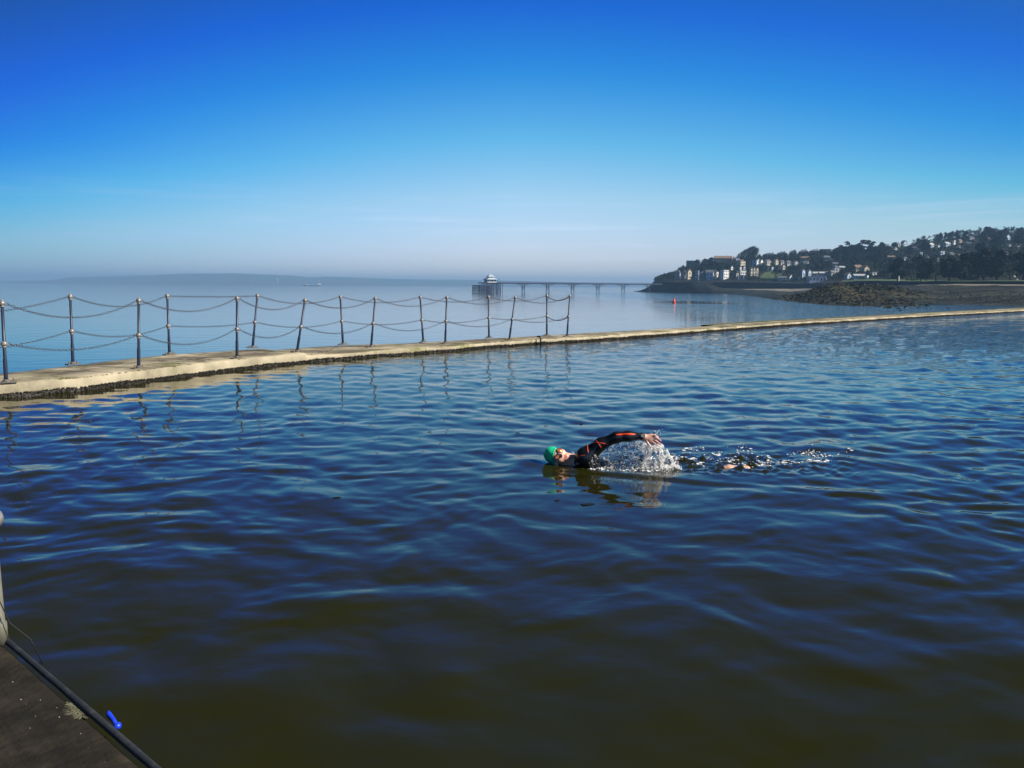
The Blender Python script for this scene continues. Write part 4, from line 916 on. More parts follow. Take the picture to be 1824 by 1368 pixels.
x0, x1 = pier_x(849), pier_x(869.5); m_ = MB()      # dense timber landing stage
for i in range(12):
    x = x0 + (x1 - x0) * i / 11
    for y in (-9.5, 9.5): m_.box((x, y, -2.4), (0.42, 0.5, 9.2 + rj.uniform(-0.3, 0.3)))
for z in (-3.0, -1.4, 0.2, 1.7):
    for y in (-9.8, 9.8): m_.box(((x0 + x1) / 2, y, z), (x1 - x0, 0.3, 0.5))
m_.box(((x0 + x1) / 2, 0, 1.9), (x1 - x0, 19.4, 0.3)); m_.build('landing_stage', MT['iron'], pr_)
xc = pier_x(873); pv = empty('pavilion'); pv.parent = pr_
def pyramid(m, c, w, d, z0, h, top=0.0):
    m.add([(c + sx_ * w / 2, sy_ * d / 2, z0) for sx_, sy_ in ((-1, -1), (1, -1), (1, 1), (-1, 1))] + [(c + sx_ * max(top, .02) / 2, sy_ * max(top, .02) / 2, z0 + h) for sx_, sy_ in ((-1, -1), (1, -1), (1, 1), (-1, 1))], [(0, 1, 5, 4), (1, 2, 6, 5), (2, 3, 7, 6), (3, 0, 4, 7), (4, 5, 6, 7), (3, 2, 1, 0)])
m_ = MB(); m_.box((xc, 0, PZD + 1.9), (9.6, 8, 3.0)); m_.build('wall', MT['white'], pv)
m_ = MB()
for k in range(6): m_.box((xc - 3.9 + 1.56 * k, -4.05, PZD + 1.8), (0.8, 0.16, 1.7))
m_.build('window', MT['iron'], pv)
m_ = MB(); pyramid(m_, xc, 12.4, 11.0, PZD + 3.4, 1.7, 5.0); m_.build('roof', MT['pav_roof'], pv)
m_ = MB(); m_.box((xc, 0, PZD + 5.6), (4.8, 4.8, 1.1)); m_.build('lantern', MT['white'], pv)
m_ = MB(); pyramid(m_, xc, 7.6, 7.6, PZD + 6.15, 2.4, 0.4); m_.tube([(xc, 0, PZD + 8.4), (xc, 0, PZD + 9.9)], 0.18, 6); m_.build('upper_roof', MT['pav_roof'], pv)
m_ = MB(); xw = pier_x(884); m_.box((xw, 0, PZD + 3.5), (5.5, 5, 0.25)); [m_.box((xw + s_ * 2.5, y, PZD + 1.8), (0.16, 0.16, 3.4)) for s_ in (-1, 1) for y in (-2.3, 2.3)]; m_.build('shelter', MT['iron'], pv)
tag(pr_, 'long iron pier with arched trestles and a white roofed pavilion at its head', 'pier')
MT['buoy'] = mat('orange_red_buoy', (0.80, 0.07, 0.03), 0.45)
bp_ = at_z(1200.5, 539.5, SEA_Z); by_ = empty('buoy', bp_)
m_ = MB(); m_.lathe([(0.25, -0.6), (0.62, -0.1), (0.66, 0.35), (0.5, 0.8), (0.34, 1.3), (0.14, 1.75)], 14); m_.build('float', MT['buoy'], by_, True)
m_ = MB(); m_.ball((0, 0, 1.85), 0.2, 10, 6); m_.build('topmark', MT['buoy'], by_, True)
tag(by_, 'orange red mooring buoy floating on the calm sea off the headland', 'buoy')

# ------------------------------------------------------------------ headland, foreshore and town hill
# px column: D waterline, D knoll/middle, y knoll (or None), D beach top, y beach top, y wall top, D promenade back, y, D ridge, y ridge
TC = [(1128, 1010, 1012, None, 1014, 520, 519.5, 1020, 520, 1040, 521), (1142, 990, 993, None, 997, 517.6, 517.2, 1004, 517, 1040, 518), (1156, 955, 958, None, 962, 513.5, 512.5, 980, 511, 1030, 510),
      (1167, 925, 930, None, 938, 506, 504.5, 960, 500, 1010, 497.5), (1182, 890, 893, None, 905, 503.5, 503, 930, 497.5, 1000, 492), (1200, 865, 868, None, 880, 503, 502.6, 910, 497, 1000, 487), (1230, 838, 842, None, 852, 503, 502.6, 885, 498, 1000, 474), (1262, 800, 812, None, 835, 505, 503, 860, 498.5, 1000, 467),
      (1290, 740, 780, None, 820, 513, 503.5, 845, 498.5, 990, 466), (1320, 640, 720, None, 795, 514.2, 503, 825, 500, 980, 463), (1350, 520, 620, None, 775, 514.2, 504, 800, 501, 970, 459), (1380, 400, 500, None, 755, 514.2, 504.5, 785, 502, 960, 457), (1410, 350, 430, 529, 735, 514, 505.5, 765, 502.5, 955, 455),
      (1440, 315, 400, 521, 700, 513.5, 506, 735, 502, 950, 453), (1475, 290, 385, 510, 660, 513, 505, 700, 500, 950, 450), (1500, 275, 380, 505, 630, 511, 503, 675, 499, 950, 448), (1530, 255, 375, 509, 590, 509, 501, 640, 497.5, 950, 447), (1560, 232, 370, 510.5, 555, 508.5, 501, 610, 497, 955, 445), (1590, 214, 365, 509, 520, 508, 501.5, 570, 497.5, 965, 441),
      (1612, 206, 360, 515, 500, 507.5, 502, 550, 498, 975, 438), (1640, 198, 352, 524, 470, 506.5, 502.5, 520, 498.5, 985, 432), (1670, 191, 345, 533, 448, 505.8, 502.4, 498, 498.8, 992, 427), (1700, 184, 335, 537.5, 430, 505, 502.4, 480, 499, 1000, 422), (1760, 170, 320, 539, 415, 505.5, 502, 465, 499, 1000, 416), (1824, 160, 310, 540, 400, 506, 502, 450, 498.5, 1000, 414), (2000, 150, 300, 541, 400, 506.5, 502, 450, 498.5, 1000, 414), (2500, 150, 300, 541, 400, 506.5, 502, 450, 498.5, 1000, 414)]
KX = np.array([c[0] for c in TC], float); KD = []; KZ = []
def zat(x, y, D): return at_d(x, y, D).z
for x, dw, dk, yk, d2, y2, y3, d4, y4, d5, y5 in TC:
    z2 = zat(x, y2, d2); zk = zat(x, yk, dk) if yk else SEA_Z + (z2 - SEA_Z) * (dk - dw) / (d2 - dw) * 0.95
    dk2 = dk + (d2 - dk) * 0.3; zk2 = zk + 0.3 * (z2 - zk) if yk and x > 1620 else min(zk, max(SEA_Z + 1.2, z2 - 3.2)) if yk else zk + (z2 - zk) * 0.3
    KD.append([dw - 60, dw, dk, dk2, d2, d2 + 0.8, d4, d5, d5 + 200]); KZ.append([SEA_Z - 2.0, SEA_Z - 0.05, zk, zk2, z2, zat(x, y3, d2), zat(x, y4, d4), zat(x, y5, d5), zat(x, y5, d5) - 22])
KD = np.array(KD); KZ = np.array(KZ)
def keys(x):
    return np.array([np.interp(x, KX, KD[:, k]) for k in range(9)]), np.array([np.interp(x, KX, KZ[:, k]) for k in range(9)])
cxs = np.r_[np.arange(1128, 1850, 2.0), np.arange(1850, 2500, 8.0)]
segs = [6, 34, 26, 26, 1, 8, 44, 5]; TT = []; ZN = []
for k, n_ in enumerate(segs):
    for j in range(n_): TT.append(k + j / n_); ZN.append(k)
TT.append(8.0); TT = np.array(TT); ZN = np.array(ZN)
kd, kz = keys(cxs)                                             # (9, ncol)
ki = np.minimum(TT.astype(int), 7); kf = (TT - ki)[:, None]
DD = kd[ki] * (1 - kf) + kd[ki + 1] * kf; sm_ = np.where((ki == 2)[:, None], kf * kf * (3 - 2 * kf), kf); sm_ = np.where((ki == 1)[:, None], 0.25 * kf + 0.75 * kf * kf * (3 - 2 * kf), sm_); ZZ = kz[ki] * (1 - sm_) + kz[ki + 1] * sm_
TAx = np.array([ray(x, 509).x / ray(x, 509).y for x in cxs])
XX = TAx[None] * DD
shore = ((ki >= 1) & (ki <= 3))[:, None] * np.ones_like(DD)
ed_ = np.clip((TT[:, None] - 0.4) / 0.6, 0, 1) * np.clip((4.0 - TT[:, None]) / 0.3, 0, 1)
knoll = np.interp(cxs, [1400, 1440, 1590, 1625], [0, 1, 1, 0])[None] * np.exp(-((TT[:, None] - 2.0) / 0.55) ** 2)
rough_ = (fbm(XX * 0.10, DD * 0.10, 71, 5) - 0.5) * (0.8 + 2.6 * knoll) + (fbm(XX * 0.6, DD * 0.5, 72, 3) - 0.5) * (0.35 + 1.6 * knoll)
ridge = (np.abs(fbm(XX * 0.030 + DD * 0.012, DD * 0.16 - XX * 0.05, 75, 4) - 0.5) * 2)
wet = np.clip((cxs - 1470) / 60, 0, 1)[None] * np.clip((1.75 - TT[:, None]) / 0.75, 0, 1) * np.clip((TT[:, None] - 0.6) / 0.5, 0, 1)
pools = fbm(XX * 0.014 + DD * 0.010, DD * 0.034 - XX * 0.022, 76, 4)
wet = np.clip((cxs - 1480) / 50, 0, 1)[None] * np.clip((2.12 - TT[:, None]) / 0.3, 0, 1) * np.clip((TT[:, None] - 0.5) / 0.4, 0, 1)
ZZ = ZZ + ed_ * rough_ * np.where(TT[:, None] > 2.6, 0.35, 1.0) * (1 - 0.75 * wet)
ZZ = ZZ * (1 - 0.85 * wet) + (SEA_Z - 0.24 + (pools - 0.5) * 2.0 + 0.25 * np.clip(TT[:, None] - 1.6, 0, 1)) * 0.85 * wet
hillm = (ki >= 6)[:, None]; ZZ = ZZ + hillm * (fbm(XX * 0.03, DD * 0.03, 80, 4) - 0.5) * 5 * np.clip(TT[:, None] - 6, 0, 0.5)
cliff = np.interp(cxs, [1128, 1150, 1262, 1300], [1, 1, 1, 0])[None] * ((TT[:, None] > 0.7) & (TT[:, None] < 5.4)); ZZ = ZZ + cliff * (fbm(XX * 0.25, ZZ * 0.35 + DD * 0.2, 81, 4) - 0.5) * 1.6
MT['mud'] = mottled('foreshore_mud_and_weed', [(0.3, (0.006, 0.007, 0.005)), (0.48, (0.018, 0.020, 0.013)), (0.62, (0.038, 0.040, 0.026)), (0.8, (0.085, 0.082, 0.058))], 0.11, 0.65, 10, 0.6, 1.2, stretch=(1, 2.0, 1), bdist=0.3)
_m = MT['mud']; _b = _m.node_tree.nodes['Principled BSDF']; _src = _b.inputs['Base Color'].links[0].from_socket
_tc = N(_m, 'ShaderNodeTexCoord'); _mp = N(_m, 'ShaderNodeMapping', Scale=(0.012, 0.075, 0.0)); L(_m, _tc.outputs['Object'], _mp.inputs[0]); _n = N(_m, 'ShaderNodeTexNoise', Scale=1.0, Detail=7, Distortion=0.6); _n.inputs['Roughness'].default_value = 0.7; L(_m, _mp.outputs[0], _n.inputs['Vector'])
_r = N(_m, 'ShaderNodeValToRGB'); L(_m, _n.outputs[0], _r.inputs[0]); _r.color_ramp.elements[0].position = 0.36; _r.color_ramp.elements[1].position = 0.64; _r.color_ramp.elements[0].color = (0.25, 0.27, 0.30, 1); _r.color_ramp.elements[1].color = (2.1, 2.05, 1.75, 1)
_x = N(_m, 'ShaderNodeMix', data_type='RGBA', blend_type='MULTIPLY'); _x.inputs[0].default_value = 1; L(_m, _src, _x.inputs[6]); L(_m, _r.outputs[0], _x.inputs[7]); L(_m, _x.outputs[2], _b.inputs['Base Color'])
MT['rock'] = mottled('weedy_rock_knoll', [(0.32, (0.012, 0.013, 0.009)), (0.48, (0.03, 0.03, 0.016)), (0.6, (0.07, 0.058, 0.028)), (0.75, (0.16, 0.12, 0.06))], 0.12, 0.85, 10, 0.8, 1.0, bdist=0.5)
MT['cliff'] = mottled('dark_cliff', [(0.3, (0.010, 0.012, 0.015)), (0.55, (0.022, 0.023, 0.025)), (0.75, (0.05, 0.047, 0.042))], 0.14, 0.9, 9, 0.7, 0.8, bdist=0.6)
MT['sand'] = mottled('pale_shingle', [(0.3, (0.06, 0.055, 0.045)), (0.5, (0.16, 0.14, 0.11)), (0.7, (0.34, 0.30, 0.23))], 0.08, 0.9, 8, stretch=(0.5, 3, 1))
MT['lawn'] = mottled('park_lawn', [(0.3, (0.035, 0.07, 0.015)), (0.6, (0.06, 0.105, 0.022)), (0.8, (0.09, 0.13, 0.035))], 0.05, 0.9, 6)
MT['hill'] = mottled('hillside_undergrowth', [(0.3, (0.007, 0.010, 0.006)), (0.5, (0.014, 0.018, 0.009)), (0.68, (0.026, 0.03, 0.014)), (0.8, (0.05, 0.048, 0.028))], 0.035, 0.95, 9, 0.6, 0.25, bdist=1.2)
g = np.arange(len(TT) * len(cxs)).reshape(len(TT), len(cxs))
Q = np.stack([g[:-1, :-1], g[:-1, 1:], g[1:, 1:], g[1:, :-1]], -1)
tq = (TT[:-1, None] + TT[1:, None]) / 2 * np.ones((1, len(cxs) - 1)); xq = (cxs[:-1] + cxs[1:])[None] / 2 * np.ones_like(tq)
wob_ = (fbm(XX[:-1, :-1] * 0.05, DD[:-1, :-1] * 0.05, 90, 4) - 0.5)
mi = np.where(tq < 4, 0, np.where(tq < 6, 4, 5)); mi = np.where((xq < 1268) & (tq < 6.0), 2, mi)
mi = np.where(((xq - 1512) / 112) ** 2 + ((tq - 2.05) / 0.62) ** 2 < 0.85 + wob_ * 2.2, 1, mi)
mi = np.where((tq > 3.55 + wob_ * 0.9) & (tq < 3.98) & (xq > 1285) & (xq < 1445 + wob_ * 60), 3, mi)
mi = np.where((tq > 3.82 + wob_ * 0.25) & (tq < 3.96) & (xq > 1600), 3, mi)
mi = np.where((tq >= 5) & (tq < 6) & (xq < 1500), 2, mi)
land = link('ground', np_mesh('ground', np.stack([XX, DD, ZZ], -1).reshape(-1, 3), Q.reshape(-1, 4), True, mi.ravel()), [MT['mud'], MT['rock'], MT['cliff'], MT['sand'], MT['lawn'], MT['hill']])
tag(land, kind='structure')
def gz(x, D):
    d_, z_ = keys(x); return float(np.interp(D, d_, z_))
def land_at(x, y, dmin=100, dmax=1150):
    """the point of the land whose picture is (x, y), nearest first beyond dmin"""
    d_, z_ = keys(x)
    for D in np.arange(max(dmin, d_[1]), dmax, 2.0):
        z = float(np.interp(D, d_, z_)); v = at_d(x, y, D)
        if v.z <= z: return Vector((v.x, D, z))
    v = at_d(x, y, d_[7]); return Vector((v.x, d_[7], z_[7]))
# promenade wall with railings
MT['seawall'] = mottled('dark_stone_wall', [(0.3, (0.014, 0.016, 0.02)), (0.6, (0.03, 0.031, 0.035)), (0.8, (0.055, 0.052, 0.05))], 0.4, 0.85, 9, 0.5, 2.0, bdist=0.2)
sw = empty('promenade_wall'); m_ = MB(); wx = np.r_[np.arange(1270, 1850, 5.0), np.arange(1850, 2500, 20.0)]
tops = []
for x in wx:
    d_, z_ = keys(x); t_ = TAx[0] * 0 + ray(x, 509).x / ray(x, 509).y; tops.append((t_ * (d_[4] - 0.2), d_[4] - 0.2, z_[4], z_[5]))
for a, b in zip(tops[:-1], tops[1:]):
    vs = [(a[0], a[1], a[2] - 1.5), (b[0], b[1], b[2] - 1.5), (b[0], b[1], b[3] + 0.35), (a[0], a[1], a[3] + 0.35), (a[0] + 0.1, a[1] + 0.9, a[3] + 0.35), (b[0] + 0.1, b[1] + 0.9, b[3] + 0.35), (a[0] + 0.1, a[1] + 0.9, a[2] - 1.5), (b[0] + 0.1, b[1] + 0.9, b[2] - 1.5)]
    m_.add(vs, [(0, 1, 2, 3), (3, 2, 5, 4), (4, 5, 7, 6)])
m_.build('stonework', MT['seawall'], sw)
m_ = MB(); rp = [Vector((a[0], a[1] + 0.4, a[3])) for a, x in zip(tops, wx) if x < 1490]
for z in (0.95, 1.4): m_.tube([p + Vector((0, 0, z)) for p in rp], 0.05, 4)
for p, q in zip(rp[:-1], rp[1:]):
    for k in range(2): c_ = p.lerp(q, k / 2); m_.box((c_.x, c_.y, c_.z + 0.9), (0.09, 0.09, 1.15))
m_.build('railing', MT['pale_post'], sw)
tag(sw, 'long dark promenade wall between the beach and the town', 'sea wall')

# ------------------------------------------------------------------ houses
WC = {}
def wallmat(key, c):
    if key not in WC: WC[key] = mottled('render_' + key, [(0.3, tuple(v * 0.86 for v in c)), (0.7, c)], 0.35, 0.8, 5)
    return WC[key]
PAL = {'white': (0.80, 0.79, 0.76), 'cream': (0.56, 0.50, 0.38), 'grey': (0.40, 0.40, 0.40), 'stone': (0.42, 0.38, 0.31), 'brick': (0.30, 0.15, 0.11), 'blue': (0.44, 0.53, 0.66), 'dark': (0.09, 0.09, 0.10), 'pale': (0.55, 0.55, 0.54), 'brown': (0.27, 0.20, 0.15)}
MT['pane'] = mat('window_glass', (0.02, 0.025, 0.035), 0.1); MT['frame'] = mat('white_window_frame', (0.7, 0.7, 0.7), 0.5)
MT['brown_roof'] = mottled('brown_tile_roof', [(0.3, (0.13, 0.085, 0.06)), (0.7, (0.22, 0.15, 0.11))], 0.5, 0.8, 5, vary=0.2); MT['light_roof'] = mottled('light_roof', [(0.3, (0.36, 0.38, 0.40)), (0.7, (0.48, 0.50, 0.52))], 0.5, 0.6, 4)
HB = []                                                              # picture boxes of the houses, to keep trees from standing in front
def house(xc, yb, w, h, roof, col, ang, label, name='house', roofm='slate', dmin=100, chim=True, wins=True):
    p = land_at(xc, yb, dmin); k = p.y / FPX; wm, hm = w * k, h * k
    a = math.radians(ang); dp = min(max(wm * 0.8, 6), 11)
    bw = max(3.0, wm / (abs(math.cos(a)) + 0.35 * abs(math.sin(a))))   # keep the seen width whatever the turn
    dp = min(dp, bw * (0.5 if ang >= 30 else 1.1))
    rh = 0 if roof == 'flat' else (min(bw * 0.42, hm * 0.45) if roof == 'gable' else min(dp * 0.42, hm * 0.40)); eh = hm - rh
    r = empty(name, p, (0, 0, a)); wmt = wallmat(col, PAL[col])
    m = MB(); m.box((0, dp / 2, eh / 2 - 2), (bw, dp, eh + 4))
    if roof == 'gable': m.prism([(-bw / 2, eh), (bw / 2, eh), (0, eh + rh)], 0, dp)
    if roof == 'ridge': m.prism([(0, eh), (dp, eh), (dp / 2, eh + rh)], -bw / 2, bw / 2, Matrix(((0, 1, 0), (1, 0, 0), (0, 0, 1))))
    m.build('wall', wmt, r); m = MB(); t = 0.35; o = 0.4
    if roof == 'gable':
        for s_ in (-1, 1): m.add([(s_ * (bw / 2 + o), -o, eh - o * rh / bw * 2), (s_ * (bw / 2 + o), dp + o, eh - o * rh / bw * 2), (0, dp + o, eh + rh + 0.12), (0, -o, eh + rh + 0.12), (s_ * (bw / 2 + o), -o, eh + t - o * rh / bw * 2), (s_ * (bw / 2 + o), dp + o, eh + t - o * rh / bw * 2), (0, dp + o, eh + rh + t + 0.12), (0, -o, eh + rh + t + 0.12)], [(0, 1, 2, 3), (4, 5, 6, 7), (0, 3, 7, 4), (1, 2, 6, 5), (0, 1, 5, 4)])
    elif roof == 'ridge':
        for y0, sg in ((-o, 1), (dp + o, -1)):
            ze = eh - o * rh / dp * 2
            m.add([(-bw / 2 - o, y0, ze), (bw / 2 + o, y0, ze), (bw / 2 + o, dp / 2, eh + rh + 0.12), (-bw / 2 - o, dp / 2, eh + rh + 0.12), (-bw / 2 - o, y0, ze + t), (bw / 2 + o, y0, ze + t), (bw / 2 + o, dp / 2, eh + rh + t), (-bw / 2 - o, dp / 2, eh + rh + t)], [(0, 1, 2, 3), (4, 5, 6, 7), (0, 1, 5, 4), (0, 3, 7, 4), (1, 2, 6, 5)])
    elif roof == 'hip':
        i_ = min(bw, dp) * 0.42; z0 = eh
        m.add([(-bw / 2 - o, -o, z0), (bw / 2 + o, -o, z0), (bw / 2 + o, dp + o, z0), (-bw / 2 - o, dp + o, z0), (-bw / 2 + i_, dp / 2, eh + rh), (bw / 2 - i_, dp / 2, eh + rh)], [(0, 1, 5, 4), (1, 2, 5), (2, 3, 4, 5), (3, 0, 4), (3, 2, 1, 0)])
    else: m.box((0, dp / 2, eh + 0.15), (bw + 0.5, dp + 0.5, 0.35))
    rf = m.build('roof', MT[roofm], r)
    if chim and roof != 'flat' and bw > 5:
        m = MB(); m.box((bw * 0.28, dp / 2, eh + rh * 0.8), (0.9, 0.8, 2.4)); m.build('chimney', wallmat('brick', PAL['brick']), rf)
    if wins:
        nf = max(1, int(eh / 3.0)); nwn = max(1, min(6, int(bw / 2.8)))
        for f in range(nf):
            for i in range(nwn):
                x = -bw / 2 + bw * (i + 0.5) / nwn; z = eh * (f + 0.52) / nf; ww, wh = min(1.25, bw / nwn * 0.5), min(1.7, eh / nf * 0.5)
                m = MB(); m.box((x, -0.05, z), (ww + 0.3, 0.14, wh + 0.3)); fr = m.build('window', MT['frame'], r)
                m = MB(); m.box((x, -0.13, z), (ww, 0.06, wh)); m.build('pane', MT['pane'], fr)
    HB.append((xc - w / 2, xc + w / 2, yb - h, yb, p.y)); tag(r, label, 'house', 'houses on the headland and hillside'); return r
# lit faces are the ones turned towards the right (positive angle); the rest look out to sea in their own shade
HS = [
 (1206, 497, 9, 15, 'gable', 'grey', -25, 'grey gabled house, leftmost on the headland above the pier'), (1217, 497, 10, 15, 'gable', 'stone', -20, 'stone house with a pale gable, second along the headland terrace'),
 (1228.5, 497.5, 9, 17, 'gable', 'cream', 30, 'cream gabled house in the headland terrace below the square dark block'), (1221.5, 496.5, 5, 6, 'ridge', 'white', 40, 'tiny bright white cottage at the foot of the headland terrace'),
 (1241, 500, 6, 18, 'flat', 'blue', -20, 'narrow tall blue house right of the headland terrace'), (1251, 500, 10, 17, 'hip', 'dark', -30, 'dark hip roofed house between the narrow blue and the grey gabled ones'), (1263.5, 499.5, 13, 18, 'ridge', 'blue', -22, 'blue grey house with long slate roof left of the bright white villa'), (1272.5, 498, 7, 17, 'gable', 'stone', -18, 'stone gable end beside the bright white villa, on its left'), (1278.3, 493.5, 3.4, 9, 'flat', 'white', 42, 'narrow white house end squeezed left of the bright white villa'),
 (1293.5, 497, 15.5, 15.5, 'flat', 'white', 40, 'bright sunlit white villa, the most brilliant building on the headland'), (1304, 481, 6, 7, 'gable', 'white', 40, 'small white gable above and right of the bright villa'), (1313.5, 498, 4, 11, 'flat', 'cream', 30, 'thin cream tower house right of the bright white villa'),
 (1229, 475.5, 14, 10.5, 'flat', 'dark', -15, 'square dark flat roofed block on the headland skyline'), (1240.5, 476, 12, 13, 'gable', 'dark', -20, 'dark gabled house on the skyline touching the square block'), (1288, 466.5, 31, 10, 'ridge', 'brown', -10, 'long brown roofed building on the skyline left of the big windswept tree'), (1307, 466, 10, 8, 'hip', 'brick', 20, 'red brick house under the big windswept tree'),
 (1323.5, 474, 14, 11, 'hip', 'cream', 40, 'square cream house below the big windswept tree'), (1335, 475, 8, 10, 'flat', 'dark', -15, 'dark block right of the square cream house'), (1343.5, 475, 8, 11, 'flat', 'blue', -25, 'blue grey block left of the stepped white house'), (1351, 470, 7, 8.5, 'gable', 'white', 40, 'upper gabled wing of the stepped white house, left part'), (1357, 474, 7, 12, 'gable', 'white', 42, 'tall gabled wing of the stepped white house, right part'),
 (1319.5, 482, 5, 7, 'gable', 'white', 40, 'small white gable left in the row under the cream house'), (1326, 482, 5, 8, 'gable', 'pale', 36, 'pale middle gable in the row under the cream house'), (1337.5, 481, 6, 6, 'gable', 'pale', -15, 'pale gable right in the row under the cream house'),
 (1324, 491.5, 16, 9, 'flat', 'pale', 35, 'pale apartment block with banded balconies below the row of gables'), (1339, 491.5, 5.2, 14, 'gable', 'cream', 36, 'left of three tall cream gabled houses'), (1344, 491.5, 5.2, 14.5, 'gable', 'cream', 36, 'middle of three tall cream gabled houses'), (1349, 491.5, 5.2, 14, 'gable', 'cream', 36, 'right of three tall cream gabled houses'), (1320, 499, 9, 8, 'flat', 'blue', -20, 'blue house with white bands under the balconied block'),
 (1370, 473, 13, 10, 'hip', 'stone', 36, 'sunlit stone villa right of the stepped white house'), (1384, 471, 8, 8.5, 'hip', 'cream', 40, 'small cream villa two along from the stepped white house'), (1394, 472, 9, 7.5, 'ridge', 'stone', 34, 'stone house with a slate roof right of the small cream villa'), (1406, 472.5, 11, 7, 'ridge', 'grey', 32, 'long grey house in the middle of the upper terrace'), (1419, 472.5, 11, 7, 'gable', 'grey', 34, 'grey gabled house at the right of the upper terrace'), (1433, 463.5, 18, 6.5, 'ridge', 'brown', -8, 'long low brown house under the skyline villas'), (1436, 470, 11, 4, 'flat', 'pale', 20, 'low pale building below the long brown house'),
 (1370, 481.5, 3.4, 4.5, 'gable', 'white', 40, 'tiny white cottage on the green slope, lower left of a pair'), (1376.5, 481, 3.6, 6, 'gable', 'white', 40, 'small white cottage on the green slope, right of a pair'), (1388, 480, 5, 7, 'gable', 'cream', -10, 'shaded cream gable on the slope left of the leaning gables'), (1396.5, 480, 6, 8, 'gable', 'cream', 32, 'cream gable with steep roof on the slope above the lawn'),
 (1371, 452.5, 21, 7.5, 'hip', 'grey', -15, 'wide hip roofed house on the skyline, first right of the windswept tree'), (1394, 449, 17, 8, 'hip', 'stone', -12, 'hip roofed stone villa on the skyline, second right of the windswept tree'), (1413.5, 447.5, 12, 9, 'hip', 'blue', -10, 'peaked villa on the skyline, third right of the windswept tree'), (1432, 447.5, 15, 9, 'hip', 'grey', -12, 'broad peaked villa on the skyline, fourth right of the windswept tree'), (1452, 446, 17, 8, 'hip', 'dark', -12, 'dark villa with tall chimney on the skyline left of the flat block'), (1472, 445, 17, 6, 'flat', 'dark', -5, 'long flat roofed dark block on the skyline left of the pines'),
 (1394, 499.5, 14, 7, 'ridge', 'blue', -10, 'blue seafront house with a slate roof left of the white lodge'), (1409.5, 499.5, 9, 9.5, 'gable', 'white', 34, 'white gabled lodge on the seafront'), (1425, 498, 5, 5, 'flat', 'white', 40, 'tiny white kiosk building right of the seafront lodge'), (1431.5, 494, 8, 14, 'gable', 'blue', 33, 'left of two tall blue gabled seafront houses'), (1442.5, 494, 8, 13, 'gable', 'blue', 33, 'right of two tall blue gabled seafront houses'), (1457, 502, 31, 9.5, 'flat', 'blue', -8, 'wide flat roofed blue pavilion on the seafront'), (1453, 491, 9, 6, 'ridge', 'pale', -8, 'pale roofed house behind the wide blue pavilion, left one'), (1468, 491, 16, 6, 'ridge', 'pale', -8, 'long pale roofed house behind the wide blue pavilion'),
 (1484, 491, 10, 8, 'ridge', 'grey', 32, 'grey house right of the long pale roofed house'), (1490.5, 486, 9, 13, 'hip', 'pale', 10, 'tall pale house with a round front behind the seafront'), (1500.5, 480, 9, 5.5, 'ridge', 'pale', -5, 'small pale house up right of the tall round fronted one'), (1488.5, 474, 9, 6, 'ridge', 'grey', -5, 'grey house on the slope above the round fronted one'), (1513, 495.5, 12, 9, 'gable', 'blue', 33, 'blue grey gabled house at the left end of the lawn'), (1530.5, 482.5, 13, 10, 'ridge', 'cream', 10, 'cream house with brown roof, left of a pair above the park'), (1544.5, 483, 12, 9, 'gable', 'cream', 20, 'cream gabled house, right of a pair above the park'), (1532, 496, 20, 7, 'ridge', 'blue', -8, 'long low blue house on the lawn edge'), (1558, 490, 10, 5, 'flat', 'white', 15, 'low white house with dark windows right of the long blue house'),
 (1588, 461, 13, 5, 'ridge', 'brown', -5, 'brown roofed terrace half hidden in the trees mid slope'), (1474, 463, 12, 7, 'ridge', 'stone', -8, 'stone house half hidden in trees below the flat skyline block'), (1600.5, 438, 10, 7, 'ridge', 'stone', 38, 'stone house on the skyline with a bright end wall'), (1612.5, 438, 11, 9, 'gable', 'blue', 34, 'blue gabled house on the skyline left of the wooded hill'), (1581, 438, 6, 7, 'flat', 'pale', 5, 'pale block on the skyline right of the pines'),
 (1653.5, 431, 4, 7, 'hip', 'white', 38, 'little white turret house high on the hill, topmost of the white ones'), (1660, 440, 14, 7, 'ridge', 'blue', 34, 'blue house below the white turret'), (1672.5, 441, 8, 4.5, 'gable', 'white', 40, 'brilliant white bungalow on the wooded hill'), (1689, 437.5, 14, 6, 'ridge', 'blue', 34, 'blue house right of the brilliant bungalow'), (1700.5, 434.5, 6.5, 6, 'flat', 'white', 40, 'small square white house on the wooded hill'), (1711, 431, 9, 4, 'ridge', 'cream', 30, 'cream house up right of the small square white one'), (1732, 427, 16, 5, 'ridge', 'grey', 32, 'long grey roofed house near the hilltop wood'), (1757, 428, 13, 4.5, 'ridge', 'brick', -8, 'brown brick house under the hilltop wood'), (1796, 427, 14, 9, 'gable', 'blue', 34, 'blue gabled house high at the right end of the hill'), (1820, 424, 9, 6, 'ridge', 'grey', 34, 'grey house at the right frame edge high on the hill'), (1641, 454, 6, 4, 'flat', 'blue', 25, 'small pale blue flat roofed house mid slope'), (1679, 452.5, 11, 4.5, 'flat', 'blue', 25, 'long pale blue flat roofed house mid slope'), (1696, 454.5, 14, 4, 'ridge', 'grey', 33, 'long grey house right of the pale blue flat roofed one'), (1711, 458, 8, 4, 'ridge', 'cream', 30, 'small cream house under the tall dark trees'), (1782, 449, 5, 2.5, 'ridge', 'white', 30, 'speck of a white house among the dark trees at right')]
for t_ in HS:
    lt = t_[5] in ('blue', 'pale') and t_[4] in ('flat', 'ridge') and t_[0] > 1430
    house(*t_, roofm='brown_roof' if t_[5] in ('cream', 'brown', 'brick') else ('light_roof' if lt else 'slate'))

